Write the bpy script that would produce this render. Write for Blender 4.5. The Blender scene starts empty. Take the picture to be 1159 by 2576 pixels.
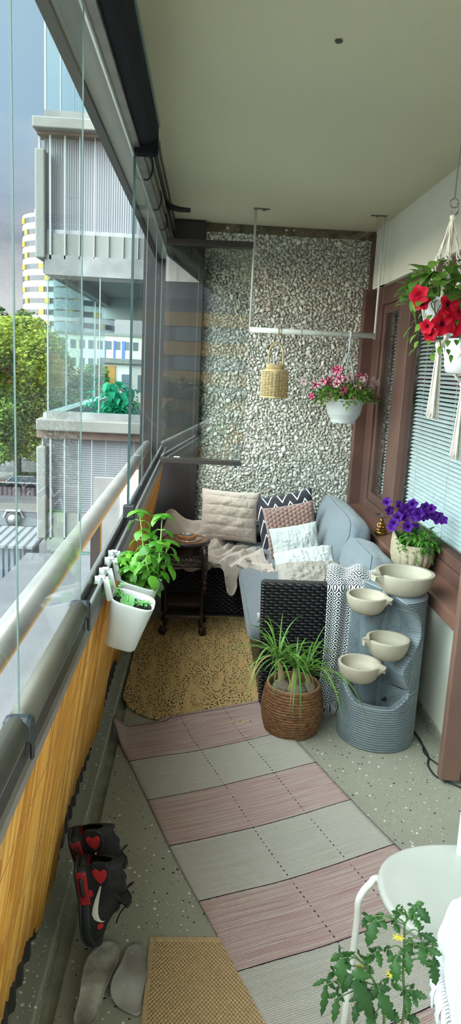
import bpy, bmesh, math, random
import numpy as np
from mathutils import Vector, Matrix, Euler, noise as mnoise

PI = math.pi
rnd = random.Random(7)
scene = bpy.context.scene
COL = scene.collection

# ------------------------------------------------------------------ camera
FPX, CX, CY, EYE = 1790.0, 579.5, 1288.0, 1.66
def _cam(u, v): return Vector(((u - CX) / FPX, -(v - CY) / FPX, -1.0))
_ay = _cam(517, 920).normalized()
_dn = _cam(145, 10130); _dn = (_dn - _ay * _dn.dot(_ay)).normalized()
_az = -_dn
_ax = _ay.cross(_az)
ROT = Matrix((_ax, _ay, _az))
cam_data = bpy.data.cameras.new('camera')
cam_data.sensor_fit = 'VERTICAL'; cam_data.sensor_height = 24.0
cam_data.lens = FPX / 2576 * 24.0
cam_data.clip_start = 0.05; cam_data.clip_end = 2000
cam = bpy.data.objects.new('camera', cam_data)
cam.matrix_world = Matrix.Translation((0, 0, EYE)) @ ROT.to_4x4()
COL.objects.link(cam); scene.camera = cam

# measuring the photograph: the point a pixel shows on a plane of known depth, side or height
def py(u, v, Y):
    r = ROT @ _cam(u, v); return Vector((0, 0, EYE)) + r * (Y / r.y)
def px(u, v, X):
    r = ROT @ _cam(u, v); return Vector((0, 0, EYE)) + r * (X / r.x)
def pz(u, v, Z):
    r = ROT @ _cam(u, v); return Vector((0, 0, EYE)) + r * ((Z - EYE) / r.z)

# ------------------------------------------------------------------ light
scene.view_settings.view_transform = 'Standard'
scene.view_settings.look = 'None'
scene.view_settings.gamma = 1.0
scene.view_settings.use_curve_mapping = False
scene.view_settings.exposure = 0.28
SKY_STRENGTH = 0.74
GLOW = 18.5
SUN_ENERGY = 1.3

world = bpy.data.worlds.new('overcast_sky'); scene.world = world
world.use_nodes = True
wt = world.node_tree; wt.nodes.clear()
def wn(t, **kw):
    n = wt.nodes.new(t)
    for k, v in kw.items(): setattr(n, k, v)
    return n
wtc = wn('ShaderNodeTexCoord')
wsep = wn('ShaderNodeSeparateXYZ'); wt.links.new(wtc.outputs['Generated'], wsep.inputs[0])
wramp = wn('ShaderNodeValToRGB'); wt.links.new(wsep.outputs['Z'], wramp.inputs[0])
cr = wramp.color_ramp
for i, (p, c) in enumerate([(0.0, (.80, .85, .90)), (0.07, (.94, .96, .97)), (0.10, (.72, .76, .81)), (0.14, (.32, .37, .47)), (0.2, (.38, .55, .76)), (.27, (.46, .69, .92)), (0.45, (.55, .81, 1.0)), (1.0, (.70, .82, 1.0))]):
    e = cr.elements[i] if i < 2 else cr.elements.new(p)
    e.position = p; e.color = (*c, 1)
wmap = wn('ShaderNodeMapping'); wmap.inputs['Scale'].default_value = (1, 1, 2.4); wmap.inputs['Location'].default_value = (.35, .2, .1)
wt.links.new(wtc.outputs['Generated'], wmap.inputs[0])
wno = wn('ShaderNodeTexNoise'); wno.inputs['Scale'].default_value = 3.6; wno.inputs['Detail'].default_value = 8; wno.inputs['Roughness'].default_value = .58
wt.links.new(wmap.outputs[0], wno.inputs['Vector'])
wcr = wn('ShaderNodeValToRGB'); wt.links.new(wno.outputs[0], wcr.inputs[0])
wcr.color_ramp.elements[0].position = .48; wcr.color_ramp.elements[0].color = (0, 0, 0, 1)
wcr.color_ramp.elements[1].position = .66; wcr.color_ramp.elements[1].color = (.55, .55, .55, 1)
wmx = wn('ShaderNodeMix', data_type='RGBA'); wt.links.new(wcr.outputs[0], wmx.inputs[0])
wt.links.new(wramp.outputs[0], wmx.inputs[6]); wmx.inputs[7].default_value = (.93, .95, .97, 1)
# bright sky lobe added rear left, out of view, to light the balcony
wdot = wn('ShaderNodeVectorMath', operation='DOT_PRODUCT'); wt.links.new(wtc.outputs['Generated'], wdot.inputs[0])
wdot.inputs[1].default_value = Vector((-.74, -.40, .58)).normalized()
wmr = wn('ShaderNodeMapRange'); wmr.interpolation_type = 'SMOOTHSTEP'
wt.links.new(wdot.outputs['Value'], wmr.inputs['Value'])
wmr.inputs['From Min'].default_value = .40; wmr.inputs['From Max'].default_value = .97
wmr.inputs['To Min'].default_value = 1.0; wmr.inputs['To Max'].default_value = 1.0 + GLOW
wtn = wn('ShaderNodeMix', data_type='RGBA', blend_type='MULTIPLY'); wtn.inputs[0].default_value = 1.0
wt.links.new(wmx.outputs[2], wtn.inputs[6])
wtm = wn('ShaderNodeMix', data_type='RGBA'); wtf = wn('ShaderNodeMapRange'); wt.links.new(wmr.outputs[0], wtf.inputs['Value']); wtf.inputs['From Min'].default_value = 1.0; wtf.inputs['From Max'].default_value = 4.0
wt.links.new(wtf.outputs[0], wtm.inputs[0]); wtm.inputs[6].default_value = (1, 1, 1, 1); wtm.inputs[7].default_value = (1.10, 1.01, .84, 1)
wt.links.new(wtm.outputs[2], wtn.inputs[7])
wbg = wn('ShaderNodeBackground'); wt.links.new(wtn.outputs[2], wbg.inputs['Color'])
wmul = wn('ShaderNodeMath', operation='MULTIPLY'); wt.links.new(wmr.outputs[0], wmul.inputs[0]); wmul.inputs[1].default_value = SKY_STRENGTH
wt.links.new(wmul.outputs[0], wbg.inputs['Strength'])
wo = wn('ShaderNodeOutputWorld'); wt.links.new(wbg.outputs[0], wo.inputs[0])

sun_data = bpy.data.lights.new('sun', 'SUN'); sun_data.energy = SUN_ENERGY; sun_data.angle = .03; sun_data.color = (1, .95, .86)
sun = bpy.data.objects.new('sun', sun_data); COL.objects.link(sun)
sun.rotation_euler = Vector((-.03, .75, 1.0)).to_track_quat('Z', 'Y').to_euler()

# ------------------------------------------------------------------ helpers
def srgb(r, g, b):
    f = lambda c: c / 12.92 if c <= .04045 else ((c + .055) / 1.055) ** 2.4
    return (f(r / 255), f(g / 255), f(b / 255))

class NT:
    """small wrapper around a material node tree"""
    def __init__(s, name):
        s.m = bpy.data.materials.new(name); s.m.use_nodes = True
        s.t = s.m.node_tree; s.t.nodes.clear()
        s.out = s.n('ShaderNodeOutputMaterial')
    def n(s, t, **kw):
        x = s.t.nodes.new(t)
        for k, v in kw.items(): setattr(x, k, v)
        return x
    def l(s, a, b): s.t.links.new(a, b)
    def val(s, inp, v):
        if isinstance(v, (int, float)): inp.default_value = v
        elif isinstance(v, tuple): inp.default_value = (*v, 1) if len(v) == 3 and inp.type == 'RGBA' else v
        else: s.l(v, inp)
    def math(s, op, a, b=None, c=None):
        x = s.n('ShaderNodeMath', operation=op)
        for i, v in enumerate((a, b, c)):
            if v is not None: s.val(x.inputs[i], v)
        return x.outputs[0]
    def mix(s, f, a, b):
        x = s.n('ShaderNodeMix', data_type='RGBA'); s.val(x.inputs[0], f); s.val(x.inputs[6], a); s.val(x.inputs[7], b)
        return x.outputs[2]
    def coord(s, kind='Object', scale=(1, 1, 1), rot=(0, 0, 0)):
        tc = s.n('ShaderNodeTexCoord'); mp = s.n('ShaderNodeMapping')
        mp.inputs['Scale'].default_value = scale; mp.inputs['Rotation'].default_value = rot
        s.l(tc.outputs[kind], mp.inputs[0]); return mp.outputs[0]
    def xyz(s, vec):
        x = s.n('ShaderNodeSeparateXYZ'); s.l(vec, x.inputs[0]); return x.outputs
    def noise(s, vec, scale, detail=3, rough=.5):
        x = s.n('ShaderNodeTexNoise'); s.l(vec, x.inputs['Vector']); x.inputs['Scale'].default_value = scale
        x.inputs['Detail'].default_value = detail; x.inputs['Roughness'].default_value = rough; return x.outputs[0]
    def vor(s, vec, scale, feature='F1', rand=1.0):
        x = s.n('ShaderNodeTexVoronoi', feature=feature); s.l(vec, x.inputs['Vector'])
        x.inputs['Scale'].default_value = scale; x.inputs['Randomness'].default_value = rand; return x
    def ramp(s, f, stops, interp='LINEAR'):
        x = s.n('ShaderNodeValToRGB'); s.l(f, x.inputs[0]); r = x.color_ramp; r.interpolation = interp
        for i, (p, c) in enumerate(stops):
            e = r.elements[i] if i < 2 else r.elements.new(p)
            e.position = p; e.color = (*c, 1) if len(c) == 3 else c
        return x.outputs[0]
    def bump(s, h, strength=.3, dist=.01):
        x = s.n('ShaderNodeBump'); s.l(h, x.inputs['Height']); x.inputs['Strength'].default_value = strength
        x.inputs['Distance'].default_value = dist; return x.outputs[0]
    def bsdf(s, color, rough=.6, metal=0, normal=None, spec=.5, sheen=0, sss=0, coat=0, transm=0):
        b = s.n('ShaderNodeBsdfPrincipled'); s.val(b.inputs['Base Color'], color); s.val(b.inputs['Roughness'], rough)
        b.inputs['Metallic'].default_value = metal; b.inputs['Specular IOR Level'].default_value = spec
        if sheen: b.inputs['Sheen Weight'].default_value = sheen; b.inputs['Sheen Roughness'].default_value = .5
        if coat: b.inputs['Coat Weight'].default_value = coat
        if normal is not None: s.l(normal, b.inputs['Normal'])
        s.l(b.outputs[0], s.out.inputs[0]); return b

def simple(name, color, rough=.6, metal=0, var=.0, vscale=8, bump=0, bscale=60, bdist=.004, coat=0, sheen=0, spec=.5, stretch=(1, 1, 1)):
    """plain surface with mottling and fine relief"""
    t = NT(name); co = t.coord('Object', stretch)
    c = color
    if var:
        f = t.noise(co, vscale, 4)
        lo = tuple(max(0, x * (1 - var)) for x in color); hi = tuple(min(1, x * (1 + var)) for x in color)
        c = t.ramp(f, [(.3, lo), (.7, hi)])
    nrm = t.bump(t.noise(co, bscale, 4, .6), bump, bdist) if bump else None
    t.bsdf(c, rough, metal, nrm, spec, sheen, 0, coat)
    return t.m

def thin_glass(name, tint=(.93, .97, .96), refl=1.0, base=.04):
    """thin pane: clear transmission plus a mirror reflection that grows towards grazing angles"""
    t = NT(name)
    lw = t.n('ShaderNodeLayerWeight'); lw.inputs['Blend'].default_value = .5
    f = t.math('POWER', lw.outputs['Facing'], 5.0)
    f = t.math('MINIMUM', t.math('MULTIPLY', t.math('ADD', t.math('MULTIPLY', f, 1 - base), base), refl), 1.0)
    tr = t.n('ShaderNodeBsdfTransparent'); tr.inputs[0].default_value = (*tint, 1)
    gl = t.n('ShaderNodeBsdfGlossy'); gl.inputs['Roughness'].default_value = 0.0
    mx = t.n('ShaderNodeMixShader'); t.l(f, mx.inputs[0]); t.l(tr.outputs[0], mx.inputs[1]); t.l(gl.outputs[0], mx.inputs[2])
    t.l(mx.outputs[0], t.out.inputs[0]); return t.m

def leaf_mat(name, c1, c2, rough=.45, trans=.35):
    t = NT(name); gi = t.n('ShaderNodeNewGeometry')
    c = t.ramp(gi.outputs['Random Per Island'], [(0, c1), (1, c2)])
    b = t.bsdf(c, rough, 0, None, .35)
    tl = t.n('ShaderNodeBsdfTranslucent'); t.l(c, tl.inputs[0])
    mx = t.n('ShaderNodeMixShader'); mx.inputs[0].default_value = trans
    t.l(b.outputs[0], mx.inputs[1]); t.l(tl.outputs[0], mx.inputs[2]); t.l(mx.outputs[0], t.out.inputs[0])
    return t.m

def wloc(o):
    p = Vector(o.location)
    while o.parent: o = o.parent; p += Vector(o.location)
    return p

class MB:
    """collects geometry in world coordinates and links it as one mesh object"""
    def __init__(s): s.v = []; s.f = []; s.uv = []; s.has_uv = False
    def add(s, verts, faces, uvs=None):
        o = len(s.v); s.v.extend([tuple(p) for p in verts])
        s.f.extend([tuple(i + o for i in f) for f in faces])
        if uvs is not None: s.uv.extend(uvs); s.has_uv = True
        else: s.uv.extend([(0, 0)] * len(verts))
        return s
    def box(s, lo, hi):
        x0, y0, z0 = lo; x1, y1, z1 = hi
        return s.add([(x0, y0, z0), (x1, y0, z0), (x1, y1, z0), (x0, y1, z0), (x0, y0, z1), (x1, y0, z1), (x1, y1, z1), (x0, y1, z1)],
                     [(0, 3, 2, 1), (4, 5, 6, 7), (0, 1, 5, 4), (1, 2, 6, 5), (2, 3, 7, 6), (3, 0, 4, 7)])
    def obox(s, c, size, M=None):
        hx, hy, hz = [d / 2 for d in size]; c = Vector(c); M = M or Matrix.Identity(3)
        P = [c + M @ Vector((a * hx, b * hy, d * hz)) for d in (-1, 1) for a, b in ((-1, -1), (1, -1), (1, 1), (-1, 1))]
        return s.add(P, [(0, 3, 2, 1), (4, 5, 6, 7), (0, 1, 5, 4), (1, 2, 6, 5), (2, 3, 7, 6), (3, 0, 4, 7)])
    def bar(s, a, b, w, h):
        a, b = Vector(a), Vector(b); d = (b - a); L = d.length; d.normalize()
        up = Vector((0, 0, 1)) if abs(d.z) < .95 else Vector((0, 1, 0))
        r = d.cross(up).normalized(); u = r.cross(d)
        return s.obox((a + b) / 2, (w, L, h), Matrix((r, d, u)).transposed())
    def tube(s, pts, r, seg=8, cap=True, flat=1.0):
        pts = [Vector(p) for p in pts]; n = len(pts)
        rs = r if isinstance(r, (list, tuple)) else [r] * n
        t0 = (pts[1] - pts[0]).normalized()
        ref = Vector((0, 0, 1)) if abs(t0.z) < .9 else Vector((1, 0, 0))
        nrm = (ref - t0 * ref.dot(t0)).normalized()
        V = []
        for i in range(n):
            t = (pts[min(i + 1, n - 1)] - pts[max(i - 1, 0)])
            t = t.normalized() if t.length > 1e-9 else t0
            nrm = nrm - t * nrm.dot(t)
            nrm = nrm.normalized() if nrm.length > 1e-6 else t.orthogonal().normalized()
            b = t.cross(nrm)
            for k in range(seg):
                a = 2 * PI * k / seg
                V.append(pts[i] + nrm * (math.cos(a) * rs[i] * flat) + b * (math.sin(a) * rs[i]))
        F = [(i * seg + k, i * seg + (k + 1) % seg, (i + 1) * seg + (k + 1) % seg, (i + 1) * seg + k) for i in range(n - 1) for k in range(seg)]
        if cap: F += [tuple(range(seg - 1, -1, -1)), tuple((n - 1) * seg + k for k in range(seg))]
        return s.add(V, F)
    def lathe(s, prof, c=(0, 0, 0), seg=32, sx=1, sy=1, fn=None, M=None, cap=True):
        c = Vector(c); V = []
        for i, (r, z) in enumerate(prof):
            for k in range(seg):
                a = 2 * PI * k / seg; rr = r + (fn(a, z, i) if fn else 0)
                p = Vector((math.cos(a) * rr * sx, math.sin(a) * rr * sy, z))
                V.append(c + (M @ p if M else p))
        n = len(prof)
        F = [(i * seg + k, i * seg + (k + 1) % seg, (i + 1) * seg + (k + 1) % seg, (i + 1) * seg + k) for i in range(n - 1) for k in range(seg)]
        if cap:
            if prof[0][0] > 1e-5: F.append(tuple(range(seg - 1, -1, -1)))
            if prof[-1][0] > 1e-5: F.append(tuple((n - 1) * seg + k for k in range(seg)))
        return s.add(V, F)
    def grid(s, fn, nu, nv, close=False):
        V = []; U = []
        for j in range(nv + 1):
            for i in range(nu + (0 if close else 1)):
                V.append(fn(i / nu, j / nv)); U.append((i / nu, j / nv))
        w = nu if close else nu + 1
        F = [(j * w + i, j * w + (i + 1) % w, (j + 1) * w + (i + 1) % w, (j + 1) * w + i) for j in range(nv) for i in range(nu)]
        return s.add(V, F, U)
    def ball(s, c, r, seg=12, ring=8, sc=(1, 1, 1), M=None, fn=None):
        c = Vector(c)
        def f(u, v):
            a = 2 * PI * u; b = PI * (v - .5)
            p = Vector((math.cos(a) * math.cos(b) * sc[0], math.sin(a) * math.cos(b) * sc[1], math.sin(b) * sc[2])) * r
            if fn: p *= fn(p)
            return c + (M @ p if M else p)
        return s.grid(f, seg, ring, True)
    def poly(s, pts, thick, M=None, c=(0, 0, 0)):
        """extruded outline: pts in local XY, thickness along local Z"""
        c = Vector(c); n = len(pts); M = M or Matrix.Identity(3)
        V = [c + M @ Vector((x, y, z)) for z in (-thick / 2, thick / 2) for x, y in pts]
        F = [tuple(range(n - 1, -1, -1)), tuple(range(n, 2 * n))] + [(i, (i + 1) % n, n + (i + 1) % n, n + i) for i in range(n)]
        return s.add(V, F)
    def leaf(s, base, d, up, L, W, droop=.3, fold=.15, nl=5, lobes=0, tip=1.0):
        """one leaf blade, with a midrib fold, drooping along its length"""
        d = Vector(d).normalized(); up = Vector(up); up = (up - d * up.dot(d))
        up = up.normalized() if up.length > 1e-5 else d.orthogonal().normalized()
        r = d.cross(up); base = Vector(base); V = []; U = []
        for i in range(nl + 1):
            t = i / nl
            w = W * .5 * (math.sin(PI * min(1, t ** .75 * .97 + .03)) ** .8) if tip == 1.0 else W * .5 * (math.sin(PI * t ** tip))
            if lobes and i % 2 == 1: w *= 1 - lobes
            a = droop * t
            p = base + d * (L * t * math.cos(a * .7)) - up * (L * t * math.sin(a))
            V += [p - r * w + up * (w * fold * 2), p, p + r * w + up * (w * fold * 2)]
            U += [(0, t), (.5, t), (1, t)]
        F = []
        for i in range(nl):
            a = i * 3
            F += [(a, a + 1, a + 4, a + 3), (a + 1, a + 2, a + 5, a + 4)]
        return s.add(V, F, U)
    def build(s, name, mat, parent=None, smooth=False, bevel=0, subsurf=0, weld=False):
        o_ = wloc(parent) if parent else Vector((0, 0, 0))
        me = bpy.data.meshes.new(name)
        me.from_pydata([(p[0] - o_.x, p[1] - o_.y, p[2] - o_.z) for p in s.v], [], s.f)
        if s.has_uv:
            uvl = me.uv_layers.new(name='UVMap')
            li = np.empty(len(me.loops), dtype=np.int32); me.loops.foreach_get('vertex_index', li)
            uvl.data.foreach_set('uv', np.array(s.uv, dtype=np.float32)[li].ravel())
        me.materials.append(mat)
        if smooth: me.polygons.foreach_set('use_smooth', [True] * len(me.polygons))
        me.update()
        o = bpy.data.objects.new(name, me); COL.objects.link(o)
        if parent: o.parent = parent
        if weld: w = o.modifiers.new('weld', 'WELD'); w.merge_threshold = 1e-5
        if bevel:
            b = o.modifiers.new('bevel', 'BEVEL'); b.width = bevel; b.segments = 2; b.limit_method = 'ANGLE'
        if subsurf: m = o.modifiers.new('sub', 'SUBSURF'); m.levels = subsurf; m.render_levels = subsurf
        return o

def tag(o, label, cat, group=None, kind=None):
    o['label'] = label; o['category'] = cat
    if group: o['group'] = group
    if kind: o['kind'] = kind
    return o
def thing(name, label, cat, loc=(0, 0, 0), group=None):
    o = bpy.data.objects.new(name, None); o.empty_display_size = .05; COL.objects.link(o); o.location = loc
    return tag(o, label, cat, group)
def struct(o):
    o['kind'] = 'structure'; return o
def children(o): return [c for c in bpy.data.objects if c.parent == o]
def dup(root, loc, rotz=0, label=None, scale=1.0):
    r = root.copy(); COL.objects.link(r); r.location = loc; r.rotation_euler = (0, 0, rotz); r.scale = (scale,) * 3
    if label: r['label'] = label
    for ch in children(root):
        c = ch.copy(); COL.objects.link(c); c.parent = r
        for g in children(ch):
            d = g.copy(); COL.objects.link(d); d.parent = c
    return r
def smooth_path(pts, n=8):
    """Catmull-Rom through the points"""
    P = [Vector(p) for p in pts]; P = [P[0] * 2 - P[1]] + P + [P[-1] * 2 - P[-2]]; out = []
    for i in range(1, len(P) - 2):
        a, b, c, d = P[i - 1:i + 3]
        for k in range(n):
            t = k / n
            out.append(.5 * ((2 * b) + (c - a) * t + (2 * a - 5 * b + 4 * c - d) * t * t + (3 * b - a - 3 * c + d) * t ** 3))
    out.append(P[-2]); return out
def sstep(a, b, x):
    t = min(1, max(0, (x - a) / (b - a))); return t * t * (3 - 2 * t)
def rx(a): return Matrix.Rotation(a, 3, 'X')
def ry(a): return Matrix.Rotation(a, 3, 'Y')
def rz(a): return Matrix.Rotation(a, 3, 'Z')
def nz(x, y, z): return mnoise.noise(Vector((x, y, z)))

# ================================================================== the setting
GX, TZ, ZT, CZ, EW, RW = -.273, 1.083, 2.36, 2.633, 5.25, 1.15

# --- materials of the shell
def m_floor():
    t = NT('speckled_floor_coating'); co = t.coord('Object')
    base = t.ramp(t.noise(co, 3, 4), [(.3, (.265, .258, .203)), (.7, (.305, .298, .238))])
    v = t.vor(co, 56); d = v.outputs['Distance']; c = t.xyz(v.outputs['Color'])
    wob = t.math('ADD', t.math('MULTIPLY', c[1],   .20), .09)
    chip = t.math('MULTIPLY', t.math('LESS_THAN', d, wob), t.math('GREATER_THAN', c[0], .52))
    col = t.mix(t.math('GREATER_THAN', c[2], .55), (.018, .018, .02), (.72, .72, .70))
    v2 = t.vor(co, 120); c2 = t.xyz(v2.outputs['Color'])
    chip2 = t.math('MULTIPLY', t.math('LESS_THAN', v2.outputs['Distance'], .22), t.math('GREATER_THAN', c2[0], .80))
    col2 = t.mix(t.math('GREATER_THAN', c2[2], .6), (.02, .02, .02), (.70, .70, .68))
    out = t.mix(chip2, t.mix(chip, base, col), col2)
    t.bsdf(out, .42, 0, t.bump(t.noise(co, 30, 3), .08, .01), .4); return t.m
M_floor = m_floor()
def m_plaster(name, c, s=.55, sc=70):
    t = NT(name); co = t.coord('Object')
    f = t.noise(co, 1.3, 4)
    col = t.ramp(f, [(.25, tuple(x * .93 for x in c)), (.75, c)])
    h = t.math('ADD', t.noise(co, sc, 5, .65), t.math('MULTIPLY', t.noise(co, sc * 3, 3), .5))
    t.bsdf(col, .85, 0, t.bump(h, s, .006), .25); return t.m
M_ceil = m_plaster('painted_concrete_ceiling', (.575, .54, .385), .35, 110)
M_wallw = m_plaster('white_rough_render', (.76, .735, .61), .8, 80)
M_mortar = m_plaster('grey_brown_mortar', (.235, .22, .19), .8, 120)
M_brown = simple('brown_painted_wood', (.098, .047, .035), .42, 0, .18, 5, .12, 40)
M_brownlt = simple('brown_painted_door', (.165, .088, .066), .40, 0, .10, 4, .08, 40)
M_sillm = simple('brown_coated_sheet_metal', (.150, .072, .052), .30, 0, .10, 6, .03, 20)
M_darkbrown = simple('dark_brown_sheet_metal', (.026, .021, .021), .42, .0, .2, 4, .05, 40)
M_alu = simple('anodised_aluminium', (.36, .36, .36), .35, .8, .1, 12, .05, 60)
M_aludark = simple('weathered_grey_aluminium', (.20, .19, .17), .38, .7, .2, 9, .05, 50)
M_rollf = simple('black_blind_fabric', (.007, .007, .010), .85, spec=.15)
M_black = simple('black_plastic', (.010, .010, .012), .55, 0, 0, 8, .03, 60)
M_blackr = simple('black_rubber_seal', (.010, .010, .010), .6)
M_white = simple('white_plastic', (.60, .61, .60), .32, 0, .02, 5)
M_whitemetal = simple('white_powder_coated_metal', (.40, .405, .375), .38, 0, .04, 8, .03, 90)
M_greyc = m_plaster('grey_concrete', (.44, .45, .41), .6, 40)
M_glass = thin_glass('clear_glass', (.95, .98, .97))
M_glassin = thin_glass('balcony_pane_glass', (.97, .985, .985), .35)
M_glassfold = thin_glass('folded_pane_glass', (.97, .985, .98), .9, .06)
M_glassnb = thin_glass('green_tinted_glass', (.88, .96, .95), .7)

# --- floor, kerb, ceiling
m = MB(); m.box((-.32, -1.6, -.12), (RW + .05, EW + .1, 0)); struct(m.build('floor', M_floor))
m = MB(); m.box((-.36, -1.6, -.12), (-.32, EW + .1, -.022)); struct(m.build('floor_channel', simple('stained_floor_coating', (.25, .25, .19), .5, 0, .3, 14, .1, 30)))
m = MB(); m.box((-.46, -1.6, -.12), (-.36, EW + .1, .05)); struct(m.build('trim_1', M_floor, bevel=.006))
m = MB(); m.box((-.283, -1.6, CZ), (RW + .3, EW + .15, CZ + .2)); struct(m.build('ceiling', M_ceil))

# --- right wall: rendered lintel band above the window and rendered wall below it
m = MB(); m.box((RW, -1.6, 2.24), (RW + .3, EW - .04, CZ)); struct(m.build('wall_right', M_wallw))
m = MB(); m.box((RW - .008, 4.86, 2.24), (RW + .02, 5.0, CZ)); m.box((RW - .004, -1.6, 2.238), (RW + .02, 4.8, 2.25)); struct(m.build('trim_2', M_wallw))
m = MB(); m.box((RW, 2.60, 0), (RW + .3, EW, .69)); struct(m.build('wall_right', M_wallw))
m = MB(); m.box((RW, -1.6, 0), (RW + .3, 1.2, 2.24)); struct(m.build('wall_right', M_wallw))
m = MB(); m.box((RW - .012, 2.75, 0), (RW, EW, .055)); struct(m.build('baseboard_right', M_floor, bevel=.004))

# --- end wall with exposed pebbles
m = MB(); m.box((-.04, EW, -.12), (RW + .3, EW + .15, CZ)); wb = struct(m.build('wall_back', M_mortar))
def pebble_wall():
    R = random.Random(3); tmpl = []
    for k in range(34):
        bm = bmesh.new()
        for i in range(13):
            a = R.uniform(0, 2 * PI); z = R.uniform(-1, 1); q = math.sqrt(1 - z * z); s = R.uniform(.8, 1.0)
            bm.verts.new((math.cos(a) * q * s * R.uniform(.9, 1.25), z * s * R.uniform(.72, .95), math.sin(a) * q * s * .55))
        g = bmesh.ops.convex_hull(bm, input=bm.verts); bmesh.ops.delete(bm, geom=[e for e in g['geom_interior'] if isinstance(e, bmesh.types.BMVert)], context='VERTS')
        bmesh.ops.bevel(bm, geom=list(bm.edges), offset=.09, segments=1, affect='EDGES')
        bm.verts.ensure_lookup_table(); bm.verts.index_update()
        tmpl.append((np.array([v.co[:] for v in bm.verts]), [tuple(v.index for v in f.verts) for f in bm.faces])); bm.free()
    cell = .05; gridd = {}; out = []
    x0, x1, z0, z1 = -.035, RW - .005, .5, CZ - .02
    sizes = [R.uniform(.015, .021) for _ in range(1200)] + [R.uniform(.0105, .015) for _ in range(20000)] + [R.uniform(.0055, .0095) for _ in range(70000)]
    for r in sizes:
        x, z = R.uniform(x0, x1), R.uniform(z0, z1); gx, gz = int(x / cell + 50), int(z / cell)
        ok = True
        for dx in (-1, 0, 1):
            for dz in (-1, 0, 1):
                for (X, Z, rr) in gridd.get((gx + dx, gz + dz), ()):
                    if (X - x) ** 2 + (Z - z) ** 2 < (.75 * (r + rr)) ** 2: ok = False; break
                if not ok: break
            if not ok: break
        if ok: gridd.setdefault((gx, gz), []).append((x, z, r)); out.append((x, z, r))
    mb = MB()
    for x, z, r in out:
        tv, tf = R.choice(tmpl); a = R.uniform(0, 2 * PI); c, s = math.cos(a), math.sin(a)
        ti, tj = R.uniform(-.25, .25), R.uniform(-.25, .25)
        P = tv * (r * 1.34)
        X = P[:, 0] * c - P[:, 1] * s; Z = P[:, 0] * s + P[:, 1] * c; Y = -P[:, 2] + X * ti + Z * tj
        mb.add(np.stack([x + X, EW - .002 + Y, z + Z], 1).tolist(), tf)
    return mb
t = NT('exposed_pebbles'); gi = t.n('ShaderNodeNewGeometry'); co = t.coord('Object')
c = t.ramp(gi.outputs['Random Per Island'], [(0, (.38, .36, .29)), (.25, (.53, .51, .43)), (.6, (.64, .63, .55)), (.88, (.74, .73, .66)), (1, (.48, .39, .30))])
c = t.mix(t.math('MULTIPLY', t.noise(co, 90, 3), .35), c, (.42, .42, .38))
t.bsdf(c, .7, 0, t.bump(t.noise(co, 160, 4), .25, .003), .3)
st = struct(pebble_wall().build('wall_back', t.m)); st.parent = None
# stained joint along the top of the pebble wall
m = MB(); m.box((-.03, EW - .012, 2.575), (RW, EW, CZ)); struct(m.build('trim_3', simple('weathered_joint', (.12, .10, .06), .9, 0, .5, 12, .6, 40, .01)))
# brown wooden closing strip in the corner and beside the window
m = MB(); m.box((RW - .02, EW - .06, 2.24), (RW, EW, CZ - .02)); struct(m.build('trim_4', M_brown, bevel=.003))
m = MB(); m.box((1.10, EW - .09, .66), (1.19, EW - .002, 2.24)); struct(m.build('trim_5', M_brown, bevel=.003))

# --- dark sheet-metal end panel on the open side, with its edge post
m = MB(); m.box((-.46, EW - .02, .05), (-.04, EW + .06, CZ - .01)); struct(m.build('wall_back', M_darkbrown))
m = MB(); m.box((-.075, EW - .07, .05), (-.035, EW - .02, 2.40)); struct(m.build('trim_6', M_darkbrown, bevel=.003))
m = MB(); m.box((-.26, EW - .10, 2.50), (-.03, EW - .02, 2.62)); struct(m.build('trim_7', M_darkbrown, bevel=.003))
m = MB(); m.box((-.60, EW + .02, .2), (-.46, EW + .14, .86)); struct(m.build('wall_left', M_wallw))
m = MB(); m.box((-.80, EW + .04, .2), (-.60, EW + .12, .80)); struct(m.build('wall_left', simple('grey_brown_panel', (.20, .19, .185), .6, 0, .1)))

# --- lower front: dark corrugated plate behind the screen, ledge outside
m = MB()
n = 330
def plate(u, v):
    y = -1.2 + 6.4 * u; w = .010 * (1 if (int(u * n) % 4) < 2 else -1)
    return (-.424 + w, y, .0 + .74 * v)
m.grid(plate, n, 1); struct(m.build('wall_left', M_darkbrown))
m = MB(); m.box((-1.30, -1.2, .12), (-.46, EW + .05, .20)); struct(m.build('trim_8', simple('pale_painted_ledge', (.125, .125, .135), .55, 0, .08, 6, .1, 60)))
# concrete edge beam over the glazing, seen from below
m = MB(); m.box((-.345, -1.6, 2.375), (-.283, EW + .1, 2.72)); struct(m.build('trim_9', m_plaster('grey_concrete_beam', (.30, .31, .275), .6, 40)))
m = MB(); m.box((-.372, -1.6, 2.362), (-.345, EW + .1, 2.62)); struct(m.build('trim_10', simple('brown_edge_flashing', (.040, .034, .030), .5, 0, .1)))

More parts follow.
